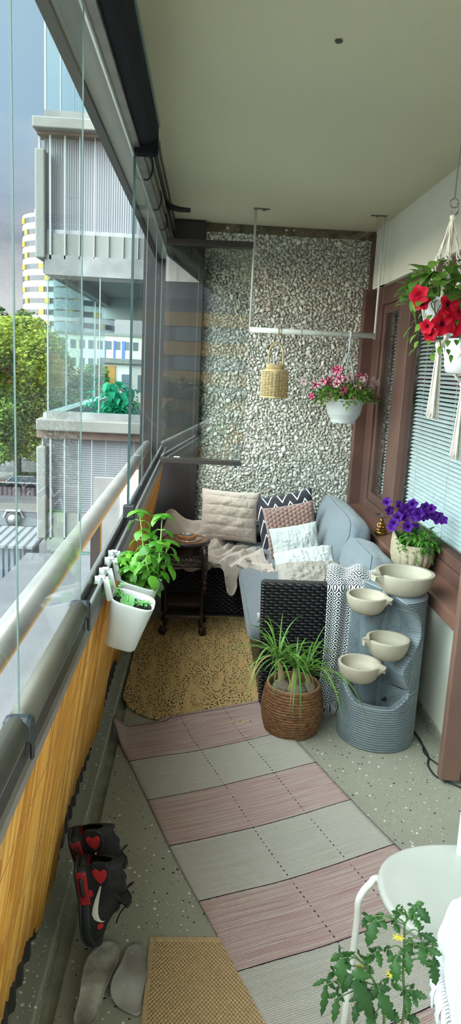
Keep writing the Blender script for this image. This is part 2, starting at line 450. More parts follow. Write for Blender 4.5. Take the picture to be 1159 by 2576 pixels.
# ------------------------------------------------------------------ window
WX = 1.21
y_far, y_near = 5.06, 1.25
zb, zt = .71, 2.24
M_winglass = thin_glass('window_glass', (.93, .96, .96), .6, .06)
win = bpy.data.objects.new('window_1', None); COL.objects.link(win); win.location = (WX, 4.0, zb); struct(win)
m = MB()
m.box((WX - .03, y_near, zb), (WX + .06, y_far, zb + .075)); m.box((WX - .03, y_near, 2.12), (WX + .06, y_far, zt))
m.box((WX - .032, 4.972, zb - .002), (WX + .061, EW - .09, zt + .001)); m.box((WX - .004, 4.48, zb + .06), (WX + .05, 4.55, 2.13)); m.box((WX + .02, 4.91, zb + .06), (WX + .05, 4.975, 2.13))
m.build('window_frame', M_brown, win, bevel=.004)
m = MB()
for a, b in ((4.915, 4.971), (4.53, 4.58)): m.box((WX - .017, a, zb + .0745), (WX + .046, b, 2.121))
m.box((WX - .015, 4.53, zb + .075), (WX + .045, 4.97, zb + .135)); m.box((WX - .015, 4.53, 2.06), (WX + .045, 4.97, 2.12))
m.build('window_sash', M_brown, win, bevel=.004)
m = MB()
m.box((WX - .022, 4.30, zb + .0745), (WX + .046, 4.505, 2.121)); m.box((WX - .02, y_near, zb + .075), (WX + .045, 4.40, zb + .13)); m.box((WX - .02, y_near, 2.075), (WX + .045, 4.40, 2.12))
m.build('window_sash', M_brown, win, bevel=.004)
m = MB(); m.box((WX - .008, 4.575, zb + .13), (WX - .004, 4.92, 2.07)); m.build('pane', M_winglass, win)
m = MB(); m.box((WX + .01, y_near, zb + .12), (WX + .016, 4.31, 2.08)); m.build('pane', M_winglass, win)
# venetian blinds hanging behind the panes
def blind(ya, yb, label):
    t_ = thing('venetian_blind', label, 'blind', (WX + .07, (ya + yb) / 2, 2.1))
    sl = MB(); z = zb + .09
    while z < 2.08:
        sl.grid(lambda u, v: (WX + .058 + .022 * v, ya + (yb - ya) * u, z + .013 * (v - .5) + .003 * math.sin(PI * v)), 1, 3); z += .0225
    sl.build('slats', M_blind, t_, True)
    cd = MB()
    for y in np.arange(ya + .12, yb, .55): cd.tube([(WX + .056, y, zb + .08), (WX + .056, y, 2.1)], .0015, 5)
    cd.build('cord', M_white, t_)
    hb = MB(); hb.box((WX + .055, ya, 2.085), (WX + .085, yb, 2.115)); hb.build('headrail', M_white, t_)
M_blind = simple('white_blind_slat', (.66, .69, .69), .45)
blind(y_near + .02, 4.30, 'white horizontal slat blind behind the wide window pane')
blind(4.59, 4.91, 'narrow white slat blind behind the small far sash')
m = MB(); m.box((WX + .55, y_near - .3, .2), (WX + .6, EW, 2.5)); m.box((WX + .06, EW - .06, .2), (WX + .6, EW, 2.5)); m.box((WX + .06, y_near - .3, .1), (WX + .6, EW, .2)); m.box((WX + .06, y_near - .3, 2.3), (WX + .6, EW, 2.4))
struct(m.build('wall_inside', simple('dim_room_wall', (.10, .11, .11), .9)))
# sheet-metal sill
m = MB(); ys = (1.6, 4.92)
prof = [(1.205, .720), (1.075, .700), (1.062, .694), (1.060, .640), (1.075, .632), (1.15, .632), (1.205, .632)]
k = len(prof)
m.add([(x, y, z) for y in ys for x, z in prof], [tuple(range(k)), tuple(range(2 * k - 1, k - 1, -1))] + [(i, i + k, (i + 1) % k + k, (i + 1) % k) for i in range(k)])
m.add([(1.062, 4.92, .694), (1.205, 4.92, .720), (1.205, 5.16, .720), (1.095, 5.16, .70), (1.062, 4.92, .632), (1.205, 4.92, .632), (1.205, 5.16, .632), (1.095, 5.16, .632)],
      [(0, 1, 2, 3), (7, 6, 5, 4), (0, 3, 7, 4), (1, 5, 6, 2), (3, 2, 6, 7), (0, 4, 5, 1)])
struct(m.build('trim_11', M_sillm, bevel=.003))

# --- balcony door standing open at the right edge, threshold and grate
dl = bpy.data.objects.new('door_1', None); COL.objects.link(dl); dl.location = (1.06, 2.69, .02); struct(dl)
def door_leaf():
    hinge = Vector((1.16, 2.42, 0)); 
    return hinge
m = MB(); M = rz(math.radians(-6))
m.obox((1.083, 2.662, 1.12), (.085, .052, 2.2), M); m.build('stile', M_brownlt, dl, bevel=.006)
m = MB(); m.obox((1.215, 2.655, 1.12), (.19, .04, 2.2), M); m.build('door_panel', M_brown, dl, bevel=.004)
m = MB(); m.box((1.145, 1.2, -.02), (1.40, 2.62, .05)); struct(m.build('trim_12', M_brown, bevel=.004))
m = MB()

# ================================================================== glazing, rails
# top track: aluminium head rail with several ridges
tk = thing('glazing_top_track', 'long grey aluminium top track of the balcony glazing under the ceiling edge', 'track', (GX, 2.0, ZT))
m = MB(); m.box((-.283, -1.2, ZT), (-.276, 5.16, ZT + .014)); m.build('front_lip', simple('bright_aluminium', (.82, .83, .84), .25, .6), tk, bevel=.002)
m = MB()
m.box((-.284, -1.2, ZT + .014), (-.252, 5.16, ZT + .10)); m.box((-.252, -1.2, ZT + .085), (-.240, 5.16, ZT + .105)); m.box((-.252, -1.2, ZT + .03), (-.243, 5.16, ZT + .04))
m.box((-.284, -1.2, ZT + .10), (-.270, 5.16, CZ)); m.build('track_profile', M_aludark, tk, bevel=.002)
m = MB(); m.box((-.270, -1.2, ZT + .19), (-.244, 5.16, ZT + .215)); m.box((-.27, -1.2, CZ - .022), (-.245, 5.16, CZ - .001)); m.build('upper_rail', M_aludark, tk, bevel=.002)
m = MB(); m.box((-.2695, -1.2, ZT + .11), (-.262, 5.16, ZT + .185)); m.build('gasket', M_blackr, tk)
# rolled blind cassette
rb = thing('roller_blind', 'black rolled-up sun blind under the ceiling at the upper left', 'blind', (-.245, 1.2, ZT + .05))
m = MB(); m.tube([(-.232, -1.0, ZT + .062), (-.232, 2.62, ZT + .062)], .042, 20); m.build('fabric_roll', M_rollf, rb, True)
m = MB(); m.obox((-.232, 2.632, ZT + .045), (.082, .022, .115)); m.build('end_cap', M_rollf, rb, bevel=.012)
m = MB(); m.tube([(-.19, -1.0, ZT + .085), (-.19, 2.62, ZT + .085)], .006, 8); m.build('bottom_bar', simple('teal_grey_bar', (.10, .16, .15), .35, .3), rb, True)
# clamps round the track beyond the blind
for y in (3.0, 3.55, 4.05):
    m = MB(); m.tube([(-.262 + .026 * math.cos(a), y, ZT + .05 + .05 * math.sin(a)) for a in np.linspace(-1.9, 1.9, 14)], .004, 6)
    tag(m.build('track_clip', M_black, smooth=True), {3.0: 'black wire clip round the top track, nearest the blind end', 3.55: 'black wire clip round the top track, middle one', 4.05: 'black wire clip round the top track, nearest the handle'}[y], 'clip', 'clips on the top track')
# bottom track
bt = thing('glazing_bottom_track', 'long grooved aluminium bottom track of the balcony glazing above the bamboo screen', 'track', (GX, 2.0, TZ - .05))
m = MB(); m.box((-.300, -1.2, TZ - .05), (-.288, 5.16, TZ)); m.box((-.266, -1.2, TZ - .018), (-.257, 5.16, TZ - .012)); m.build('track_profile', M_alu, bt, bevel=.002)
m = MB(); m.box((-.265, -1.2, TZ - .052), (-.2585, 5.16, TZ - .018)); m.build('inner_face', simple('dark_grey_aluminium', (.045, .045, .047), .4, .6), bt)
m = MB(); m.box((-.288, -1.2, TZ - .05), (-.266, 5.16, TZ - .03)); m.build('groove', M_blackr, bt)
m = MB(); m.box((-.268, -1.2, TZ - .075), (-.259, 5.16, TZ - .052)); m.build('lower_rail', M_aludark, bt, bevel=.002)
m = MB(); m.box((-.272, -1.2, TZ - .105), (-.263, 5.16, TZ - .075)); m.build('cover_strip', simple('mauve_grey_strip', (.25, .215, .215), .5, .2), bt, bevel=.002)
# tubular handrail outside
hr = thing('handrail', 'round silvery steel handrail outside the glass', 'handrail', (-.39, 2.0, TZ))
m = MB(); m.tube([(-.402, -1.2, 1.072), (-.402, EW + .02, 1.072)], .034, 24); m.build('rail', simple('galvanised_steel_tube', (.34, .335, .32), .40, .55, .15, 5, .05, 30), hr, True)
for y in (.2, 2.9, 5.1): m = MB(); m.box((-.45, y, .70), (-.41, y + .05, 1.06)); m.build('post', M_darkbrown, hr)

# panes standing in the track
def pane(y0, y1, label, foot=True, edge=None):
    t = thing('sliding_window', label, 'window', (GX, (y0 + y1) / 2, TZ))
    m = MB(); m.box((GX - .0013, y0, TZ + .02), (GX + .0013, y1, ZT)); m.build('glass', M_glassin, t)
    m = MB(); m.box((GX - .0013, y1 - .0005, TZ + .02), (GX + .0013, y1 + .002, ZT)); m.build('polished_edge', M_edge, t)
    if foot:
        m = MB(); m.tube([(GX, y0 + .01, TZ + .004), (GX, y1 - .012, TZ + .004)], .022, 14); m.build('bottom_profile', M_footp, t, True)
        m = MB(); m.obox((GX + .003, y1 - .010, TZ + .002), (.048, .030, .046)); m.build('corner_clip', M_clip, t, bevel=.010)
        m = MB(); m.obox((GX + .022, y1 - .004, TZ - .032), (.007, .010, .040)); m.build('clip_tongue', M_clip, t, bevel=.004)
    return t
M_edge = simple('green_glass_edge', (.12, .17, .16), .4, 0)
M_edged = simple('dark_glass_edge', (.03, .06, .06), .2, 0)
M_footp = simple('bronze_grey_profile', (.062, .056, .040), .5, 0.0, .15, 10, .04, 40)
M_clip = simple('blue_grey_plastic', (.016, .022, .028), .45)
pane(-.6, 1.05, 'clear glass pane at the left edge, nearest the viewer')
pane(1.055, 1.61, 'clear glass pane in the track, second from the viewer')
pane(2.665, 3.26, 'clear glass pane in the track just beyond the open gap', False)
pane(3.265, 3.83, 'clear glass pane in the track, between the gap pane and the folded panes', False)
pane(3.835, 4.30, 'clear glass pane in the track beside the folded panes', False)
m = MB(); m.obox((GX + .004, 2.668, TZ + .018), (.046, .030, .055)); tag(m.build('corner_block', M_black, bevel=.006), 'black corner block at the foot of the pane beyond the gap', 'clip')
m = MB(); m.box((GX - .0045, 2.661, TZ + .02), (GX + .0045, 2.665, ZT)); tag(m.build('edge_seal', M_edged), 'dark upright edge seal on the pane beyond the open gap', 'seal')
M_railb = simple("dark_bronze_rail", (.040, .030, .028), .4, .3, .1)
# folded panes swung in against the end of the track
for i, (y, lb) in enumerate(((4.32, 'folded glass pane swung inward, the front one with brown rails'), (4.365, 'folded glass pane swung inward, middle of the folded stack'), (4.41, 'folded glass pane swung inward, rearmost of the folded stack'))):
    a = math.radians(-4.0); M = rz(a); L = .50
    c = Vector((GX + .02, y, 0)) + M @ Vector((L / 2, 0, 0))
    t = thing('sliding_window', lb, 'window', (c.x, c.y, TZ))
    m = MB(); m.obox((c.x, c.y, (TZ + ZT) / 2 + .01), (L, .007, ZT - TZ - .02), M); m.build('glass', M_glassfold, t)
    m = MB(); m.obox((c.x, c.y, ZT - .012), (L, .018, .034 if i == 0 else .02), M); m.build('top_rail', M_railb, t, bevel=.002) if i == 0 else m.build('top_rail', M_railb, t)
    m = MB(); m.obox((c.x - .005, c.y, TZ + .004), (L - .01, .018, .026 if i == 0 else .018), M); m.build('bottom_rail', M_railb, t)
    if i == 0:
        m = MB(); e = c + M @ Vector((L / 2 - .03, -.012, 0)); m.obox((e.x, e.y, TZ + .004), (.05, .008, .022), M); m.obox((e.x - .01, e.y, TZ - .012), (.012, .01, .014), M); m.build('latch', M_black, t)
# lever handle on the top track
p = Vector((-.225, 4.27, 2.515))
h_ = thing('lever_handle', 'black lever handle at the far end of the top track', 'handle', p)
m = MB(); m.tube([p + Vector((-.045, 0, .02)), p + Vector((-.02, -.005, .012)), p + Vector((.04, -.01, -.004)), p + Vector((.105, -.012, -.006))], [.015, .017, .015, .012], 12); m.build('grip', M_black, h_, True, subsurf=0)
m = MB(); m.tube([p + Vector((-.03, 0, .05)), p + Vector((-.032, 0, -.02)), p + Vector((-.036, 0, -.12))], [.014, .020, .016], 12); m.build('stem', M_black, h_, True)
# ceiling hooks along the track
for i, (u, v, lb) in enumerate(((368, 262, 'small grey L-shaped hook under the ceiling, nearest of three'), (393, 357, 'small grey L-shaped hook under the ceiling, middle of three'), (421, 490, 'small grey L-shaped hook under the ceiling, farthest of three'))):
    q = pz(u, v, CZ - .004); m = MB()
    m.obox(q, (.036, .014, .005)); m.obox(q + Vector((.016, 0, -.035)), (.005, .009, .07)); m.ball(q + Vector((-.004, 0, -.004)), .004, 8, 5)
    tag(m.build('ceiling_hook', M_aludark), lb, 'hook', 'hooks along the ceiling edge')
q = pz(852, 103, CZ - .003); m = MB(); m.lathe([(.012, 0), (.010, -.004), (.004, -.006)], q, 14)
tag(m.build('ceiling_plug', simple('dark_plug', (.05, .05, .045), .6)), 'small dark plug hole in the ceiling', 'plug')
# sticker along the pane foot
m = MB(); m.obox((-.02 + GX + .14, 4.303, TZ + .028), (.035, .001, .006), rz(math.radians(-4)))
tag(m.build('sticker', M_white), 'tiny pale sticker at the foot of the folded glass', 'sticker')

# ================================================================== bamboo screen
def m_bamboo():
    t = NT('bamboo_reed'); gi = t.n('ShaderNodeNewGeometry'); co = t.coord('Object', (1, 1, .22))
    c = t.ramp(gi.outputs['Random Per Island'], [(0, (.52, .21, .028)), (.3, (.76, .37, .06)), (.6, (.86, .48, .10)), (.85, (.90, .58, .18)), (1, (.58, .26, .05))])
    c = t.mix(t.math('MULTIPLY', t.noise(co, 40, 4), .40), c, (.42, .18, .035))
    x = t.xyz(t.coord('Object')); 
    b = t.bsdf(c, .5, 0, t.bump(t.noise(co, 90, 3), .25, .004), .4)
    tl = t.n('ShaderNodeBsdfTranslucent'); t.l(c, tl.inputs[0]); mx = t.n('ShaderNodeMixShader'); mx.inputs[0].default_value = .2
    t.l(b.outputs[0], mx.inputs[1]); t.l(tl.outputs[0], mx.inputs[2]); t.l(mx.outputs[0], t.out.inputs[0]); return t.m
M_bamboo = m_bamboo()
M_wire = simple('binding_wire', (.48, .27, .08), .6)
def screen(ya, yb, zbot, label, R):
    zb = lambda y: float(np.interp(y, (-.6, 1.5, 1.72, 1.92, 1.95, 2.25, 2.86, 2.88, 3.2, 3.5, 5.1), (.30, .30, .12, .11, .31, .28, .12, .32, .30, .14, .14)))
    t = thing('bamboo_screen', label, 'screen', (-.30, (ya + yb) / 2, zbot))
    m = MB(); y = ya
    while y < yb:
        r = R.uniform(.0035, .0065); z1 = zb(y) + R.uniform(-.02, .02); z2 = TZ - .085 + R.uniform(-.004, .006)
        x1 = -.402 + .13 * (z1 - .10); x2 = -.276; w = R.uniform(-.012, .012); pts = []
        for k in range(5):
            f = k / 4; pts.append((x1 + (x2 - x1) * f + R.uniform(-.003, .003), y + w * (1 - f) + R.uniform(-.002, .002), z1 + (z2 - z1) * f))
        m.tube(pts, [r, r * 1.12, r, r * 1.1, r], 5)
        y += r * 1.55
    m.build('reeds', M_bamboo, t, True)
    w = MB()
    for z in (zbot + .12, zbot + .30, TZ - .22):
        f = (z - zbot) / (TZ - .12 - zbot); xx = -.402 + .13 * (zbot - .1) + (-.276 + .402 - .13 * (zbot - .1)) * f + .0065
        pts = [(xx + .0015 * math.sin(i * 2.1), ya + (yb - ya) * i / 300, z + .004 * math.sin(i * 1.9)) for i in range(301)]
        w.tube(pts, .0006, 4)
    w.build('binding_wire', M_wire, t)
R = random.Random(11)
screen(-.6, 1.93, .31, 'orange-brown bamboo reed screen at the left, nearest length behind the sneakers', R)
screen(1.935, 2.865, .30, 'orange-brown bamboo reed screen, middle length under the open gap', R)
screen(2.87, 3.50, .30, 'orange-brown bamboo reed screen, farther length under the white pots', R)
screen(3.505, 5.10, .20, 'orange-brown bamboo reed screen, farthest length behind the carved stool', R)

# ================================================================== outside
GZ = -7.2
t = NT('wet_asphalt'); co = t.coord('Object')
c = t.ramp(t.noise(co, .35, 6, .6), [(.35, (.055, .058, .062)), (.55, (.085, .088, .092)), (.62, (.17, .17, .165)), (.8, (.07, .073, .077))])
t.bsdf(c, .6, 0, t.bump(t.noise(co, 6, 4), .3, .05)); M_asph = t.m
m = MB(); m.box((-300, -300, GZ - .5), (300, 420, GZ)); struct(m.build('ground', M_asph))

# ---- neighbouring balcony wing
NY, ND = 6.9, 4.0
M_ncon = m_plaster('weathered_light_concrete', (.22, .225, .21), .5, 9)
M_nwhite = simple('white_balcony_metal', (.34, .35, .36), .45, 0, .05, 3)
t = NT('ribbed_translucent_sheet'); co = t.coord('Object'); X = t.xyz(co)
wv = t.math('SINE', t.math('MULTIPLY', X[0], 2 * PI / .021))
c = t.mix(t.noise(co, 2.2, 4), (.20, .21, .225), (.31, .31, .33))
t.bsdf(c, .5, 0, t.bump(wv, .6, .006)); M_nplate = t.m
t = NT('fine_mesh_sheet'); co = t.coord('Object'); X = t.xyz(co)
wv = t.math('SINE', t.math('MULTIPLY', X[2], 2 * PI / .022))
c = t.mix(t.noise(co, 2.5, 4), (.17, .175, .185), (.255, .255, .27))
t.bsdf(c, .5, 0, t.bump(wv, .5, .004)); M_nmesh = t.m
M_ncap = simple('grey_metal_capping', (.18, .175, .16), .5, 0, .15, 4)
M_nbr = simple('brown_weathered_board', (.15, .098, .076), .6, 0, .3, 6)
M_nslab = simple('stained_light_slab', (.20, .205, .20), .7, 0, .25, 5, .2, 20)
nb = thing('neighbour_balcony_wing', 'glazed concrete balcony wing of the neighbouring flats, white bars on its parapets', 'building', (-1.0, NY, GZ))
XR = -.30
def nrect(u0, v0, u1, v1, thick, mat, name, dy=0.0, parent=nb, right=None, bev=0):
    a, b = py(u0, v1, NY + dy), py(u1, v0, NY + dy)
    xr = b.x if right is None else right
    m = MB(); m.box((a.x, NY + dy, a.z), (xr, NY + dy + thick, b.z)); return m.build(name, mat, parent, bevel=bev)
zf = lambda v, u=230: py(u, v, NY).z
XL = py(113, 700, NY).x
# upper storey
nrect(113, -260, 240, 285, .012, M_glassnb, 'glass_pane', .03, right=XR)
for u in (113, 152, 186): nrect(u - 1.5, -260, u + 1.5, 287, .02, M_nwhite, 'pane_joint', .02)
nrect(110, 284, 240, 302, .10, M_nslab, 'bottom_rail', right=XR)
nrect(80, 300, 250, 318, .35, M_ncap, 'capping', -.12, right=XR, bev=.01)
nrect(92, 312, 250, 335, .20, M_nbr, 'fascia_board', -.02, right=XR)
nrect(112, 335, 330, 592, .02, M_nplate, 'parapet_sheet', .10, right=XR)
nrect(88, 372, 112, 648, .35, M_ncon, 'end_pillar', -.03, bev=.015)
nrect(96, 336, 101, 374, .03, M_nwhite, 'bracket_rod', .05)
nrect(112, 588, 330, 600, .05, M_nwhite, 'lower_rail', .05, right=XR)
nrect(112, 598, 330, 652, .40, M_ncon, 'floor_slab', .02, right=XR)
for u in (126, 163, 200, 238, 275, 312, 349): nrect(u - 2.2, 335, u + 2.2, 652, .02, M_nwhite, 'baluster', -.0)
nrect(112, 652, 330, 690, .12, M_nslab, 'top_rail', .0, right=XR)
# middle storey glazing, open box
zt_, zb_ = zf(690), zf(1046)
m = MB(); m.box((XL, NY + .02, zb_), (XR, NY + .032, zt_)); m.build('glass_pane', M_glassnb, nb)
m = MB(); m.box((XL, NY + .03, zb_), (XL + .012, NY + ND, zt_)); m.build('glass_pane', M_glassnb, nb)
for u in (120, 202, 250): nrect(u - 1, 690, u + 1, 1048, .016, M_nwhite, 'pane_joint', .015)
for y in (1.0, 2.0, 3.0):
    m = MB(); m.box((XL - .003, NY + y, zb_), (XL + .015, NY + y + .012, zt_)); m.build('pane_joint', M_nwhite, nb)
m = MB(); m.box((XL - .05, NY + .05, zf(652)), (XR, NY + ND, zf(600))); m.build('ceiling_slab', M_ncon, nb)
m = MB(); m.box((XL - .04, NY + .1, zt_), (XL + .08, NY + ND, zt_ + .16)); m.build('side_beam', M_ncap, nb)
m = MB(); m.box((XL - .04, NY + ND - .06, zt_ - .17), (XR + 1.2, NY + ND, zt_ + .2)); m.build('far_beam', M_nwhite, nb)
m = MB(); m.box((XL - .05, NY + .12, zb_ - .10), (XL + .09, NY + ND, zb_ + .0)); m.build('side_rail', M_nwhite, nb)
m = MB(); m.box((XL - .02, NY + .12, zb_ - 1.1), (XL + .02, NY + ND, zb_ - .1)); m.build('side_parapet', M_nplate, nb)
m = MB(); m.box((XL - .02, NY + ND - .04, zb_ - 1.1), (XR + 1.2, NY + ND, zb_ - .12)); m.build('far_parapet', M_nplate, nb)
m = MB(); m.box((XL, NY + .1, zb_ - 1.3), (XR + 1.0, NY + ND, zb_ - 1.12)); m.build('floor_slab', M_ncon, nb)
nrect(117, 1044, 330, 1066, .10, M_nslab, 'bottom_rail', right=XR)
nrect(90, 1064, 330, 1082, .35, M_ncap, 'capping', -.12, right=XR, bev=.01)
nrect(92, 1080, 330, 1100, .20, M_nbr, 'fascia_board', -.02, right=XR)
nrect(108, 1100, 330, 1300, .02, M_nmesh, 'parapet_sheet', .10, right=XR)
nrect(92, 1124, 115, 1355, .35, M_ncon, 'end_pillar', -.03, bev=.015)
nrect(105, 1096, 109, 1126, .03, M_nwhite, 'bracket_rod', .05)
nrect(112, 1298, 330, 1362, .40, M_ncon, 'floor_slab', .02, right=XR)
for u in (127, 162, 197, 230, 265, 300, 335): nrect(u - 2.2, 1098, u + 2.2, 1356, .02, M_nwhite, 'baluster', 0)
nrect(118, 1360, 330, 1384, .12, M_nslab, 'top_rail', 0, right=XR)
a = py(122, 1384, NY); b = py(330, 1800, NY)
m = MB(); m.box((a.x, NY + .02, b.z), (XR, NY + .03, a.z)); m.build('glass_pane', M_glassnb, nb)
m = MB()
for i in range(30): m.box((a.x + .05, NY + .08, a.z - .05 - i * .05), (XR, NY + .09, a.z - .025 - i * .05))
m.build('blind', simple('pale_green_blind', (.45, .58, .52), .6), nb)
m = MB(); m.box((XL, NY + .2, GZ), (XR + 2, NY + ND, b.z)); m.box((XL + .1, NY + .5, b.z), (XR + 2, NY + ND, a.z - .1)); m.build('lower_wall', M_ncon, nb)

# teal-looking plants on the neighbour's balcony, a wicker pot and a shelf edge
M_nleaf = leaf_mat('teal_green_leaf', (.01, .22, .12), (.06, .45, .27), .5, .4)
base = py(287, 1050, NY + .7); base.z = zb_ - .16
npl = thing('potted_plants', 'green potted plants standing inside the neighbouring glazed balcony', 'plant', base)
m = MB(); R = random.Random(5)
for i in range(420):
    p = base + Vector((R.gauss(0, .17), R.uniform(-.2, .25), abs(R.gauss(.0, .17)) + .05))
    m.leaf(p, (R.uniform(-1, 1), R.uniform(-1, 1), R.uniform(-.3, .8)), (0, 0, 1), R.uniform(.05, .10), R.uniform(.03, .055), .6, .1, 3)
for i in range(60):
    p = base + Vector((.03 + R.gauss(0, .07), R.uniform(-.1, .1), R.uniform(.2, .48)))
    m.leaf(p, (R.uniform(-1, 1), R.uniform(-1, 1), R.uniform(-.5, .3)), (0, 0, 1), R.uniform(.10, .15), R.uniform(.05, .08), .7, .1, 3)
m.build('leaves', M_nleaf, npl)
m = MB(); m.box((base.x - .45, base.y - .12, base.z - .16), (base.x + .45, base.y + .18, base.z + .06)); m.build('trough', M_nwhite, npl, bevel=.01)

# ---- round tower far away
TY = 215.0
c = py(175, 700, TY); rad = 107 / 1790 * TY
ztop = py(120, 555, TY).z
tw = thing('tower_block', 'tall round white tower block with dark bands and yellow panels, far left', 'building', (c.x, TY, GZ))
m = MB(); m.lathe([(rad, GZ), (rad, ztop)], (c.x, TY, 0), 48); m.build('wall', simple('white_tower_wall', (.66, .68, .70), .6), tw)
M_tdark = simple('dark_window_band', (.045, .055, .07), .25); M_tyel = simple('yellow_panel', (.62, .42, .03), .6); M_tgl = simple('grey_balcony_glass', (.30, .34, .38), .2)
z = ztop - 1.0; n = 0
while z > GZ + 4 and n < 18:
    m = MB(); m.lathe([(rad + .15, z - 1.35), (rad + .15, z)], (c.x, TY, 0), 48, cap=False); m.build('window_band', M_tdark, tw)
    for a in (215, 250, 285, 318):
        aa = math.radians(a + (4 if n % 2 else -4)); e = Vector((c.x + math.cos(aa) * (rad + .2), TY + math.sin(aa) * (rad + .2), z - .67))
        m = MB(); m.obox(e, (1.5, .5, 1.36), rz(aa - PI / 2)); m.build('yellow_panel', M_tyel, tw)
    m = MB()
    def band(u, v, z=z): a = math.radians(262 + 34 * u); return (c.x + math.cos(a) * (rad + .5), TY + math.sin(a) * (rad + .5), z - 2.8 + 2.6 * v)
    m.grid(band, 10, 1); m.build('balcony_glass', M_tgl, tw)
    z -= 3.0; n += 1
m = MB(); m.lathe([(rad * .75, ztop), (rad * .75, ztop + 2.2), (0, ztop + 2.3)], (c.x, TY, 0), 40); m.build('roof_plant', simple('white_roof', (.7, .72, .74), .6), tw)

def slab_building(name, label, u0, u1, vtop, Y, depth, wallm, rows, cols, winm, parts=()):
    a, b = py(u0, vtop, Y), py(u1, vtop, Y)
    t_ = thing(name, label, 'building', ((a.x + b.x) / 2, Y, GZ))
    m = MB(); m.box((a.x, Y, GZ), (b.x, Y + depth, a.z)); m.build('wall', wallm, t_)
    m = MB(); m.box((a.x - .3, Y - .3, a.z), (b.x + .3, Y + depth, a.z + .4)); m.build('roof_edge', M_ncap, t_)
    W = (b.x - a.x); H = 3.0
    for r in range(rows):
        for k in range(cols):
            x0 = a.x + W * (k + .2) / cols; x1 = a.x + W * (k + .8) / cols; z1 = a.z - .9 - r * H
            m = MB(); m.box((x0, Y - .05, z1 - 1.4), (x1, Y + .05, z1)); m.build('window', winm, t_)
    for (fu0, fu1, fz0, fz1, pm, nm) in parts:
        m = MB(); m.box((a.x + W * fu0, Y - .12, a.z - fz1), (a.x + W * fu1, Y, a.z - fz0)); m.build(nm, pm, t_)
    return t_
M_cream = simple('pale_cream_wall', (.66, .64, .54), .7); M_win = simple('grey_window', (.12, .15, .18), .15); M_blue = simple('blue_panel', (.07, .14, .52), .6); M_or = simple('orange_panel', (.42, .20, .05), .6)
slab_building('apartment_building', 'pale cream apartment building with blue and yellow panels behind the neighbouring balcony', 150, 420, 838, 125, 12, M_cream, 4, 12, M_win,
              [(.50, .52, .8, 9, M_blue, 'blue_panel'), (.58, .61, .8, 9, M_blue, 'blue_panel'), (.65, .67, 3, 9, M_tyel, 'yellow_panel'), (.42, .43, .8, 9, M_blue, 'blue_panel')])
slab_building('low_house', 'low flat-roofed house with an orange panel seen through the neighbouring glass', 258, 420, 912, 62, 9, simple('pale_pinkish_wall', (.58, .53, .50), .7), 2, 4, M_win,
              [(.01, .20, .25, 2.8, M_or, 'orange_panel'), (.0, .2, 3.4, 4.6, M_blue, 'blue_panel')])
slab_building('red_brick_building', 'dark red brick building at the far left edge', -80, 26, 812, 130, 10, simple('dark_red_brick', (.16, .05, .04), .8, 0, .2), 2, 5, M_win)
# building behind the viewer that shows in the folded glass
m_ = thing('striped_office_building', 'orange and grey striped building mirrored in the folded glass', 'building', (-22, -70, GZ))
m = MB(); m.box((-60, -84, GZ), (14, -70, 8.6)); m.build('wall', simple('grey_facade', (.20, .20, .21), .6), m_)
M_orb = simple('ochre_facade_band', (.55, .33, .13), .6)
for i in range(5):
    z = 7.2 - i * 3.1
    m = MB(); m.box((-60, -70.0, z - 1.45), (14, -69.85, z)); m.build('facade_band', M_orb, m_)
    m = MB()
    for k in range(18): m.box((-59 + k * 4.1, -70.0, z - 3.0), (-56.2 + k * 4.1, -69.9, z - 1.5))
    m.build('windows', simple('pale_window', (.30, .34, .36), .2), m_)
m = MB(); m.box((-60, -83, 8.6), (14, -70.5, 10.4)); m.build('roof', simple('grey_roof', (.26, .28, .31), .5), m_)

# ---- trees
M_bark = simple('grey_brown_bark', (.07, .06, .05), .9, 0, .3, 4, .5, 8, .03)
def tree(label, x, y, zt, crown_r, crown_h, n, mat, seed, ls=.30, group=None):
    R = random.Random(seed); t_ = thing('tree', label, 'tree', (x, y, GZ), group)
    zc = zt - crown_h / 2; m = MB()
    m.tube([(x, y, GZ), (x + .1, y, GZ + (zt - GZ) * .4), (x - .1, y, zt - crown_h * .3)], [crown_r * .07, crown_r * .05, crown_r * .02], 8)
    for i in range(9):
        a = R.uniform(0, 2 * PI); z0 = zc - crown_h * R.uniform(-.1, .45)
        m.tube([(x, y, z0), (x + math.cos(a) * crown_r * .4, y + math.sin(a) * crown_r * .4, z0 + crown_h * .12), (x + math.cos(a) * crown_r * .75, y + math.sin(a) * crown_r * .75, z0 + crown_h * .2)], [crown_r * .03, crown_r * .018, crown_r * .006], 6)
    m.build('trunk', M_bark, t_)
    blobs = [(Vector((x + R.uniform(-.6, .6) * crown_r, y + R.uniform(-.6, .6) * crown_r, zc + R.uniform(-.42, .42) * crown_h)), R.uniform(.22, .42) * crown_r) for _ in range(26)]
    m = MB()
    for i in range(n):
        c, r = R.choice(blobs); d = Vector((R.gauss(0, 1), R.gauss(0, 1), R.gauss(0, 1))).normalized()
        p = c + d * r * R.uniform(.7, 1.08); p.z = min(p.z, zt)
        e = Vector((d.x + R.uniform(-1, 1), d.y + R.uniform(-1, 1), R.uniform(-.8, .4))).normalized(); f = e.cross(Vector((R.uniform(-1, 1), R.uniform(-1, 1), 1))).normalized()
        L = ls * R.uniform(.7, 1.3); w = L * .42
        m.add([p - e * L * .5, p + f * w, p + e * L * .5, p - f * w], [(0, 1, 2, 3)])
    m.build('crown', mat, t_)
M_tree1 = leaf_mat('maple_leaf', (.14, .24, .02), (.44, .50, .07), .55, .35)
M_tree2 = leaf_mat('dark_tree_leaf', (.03, .075, .015), (.10, .17, .035), .55, .3)
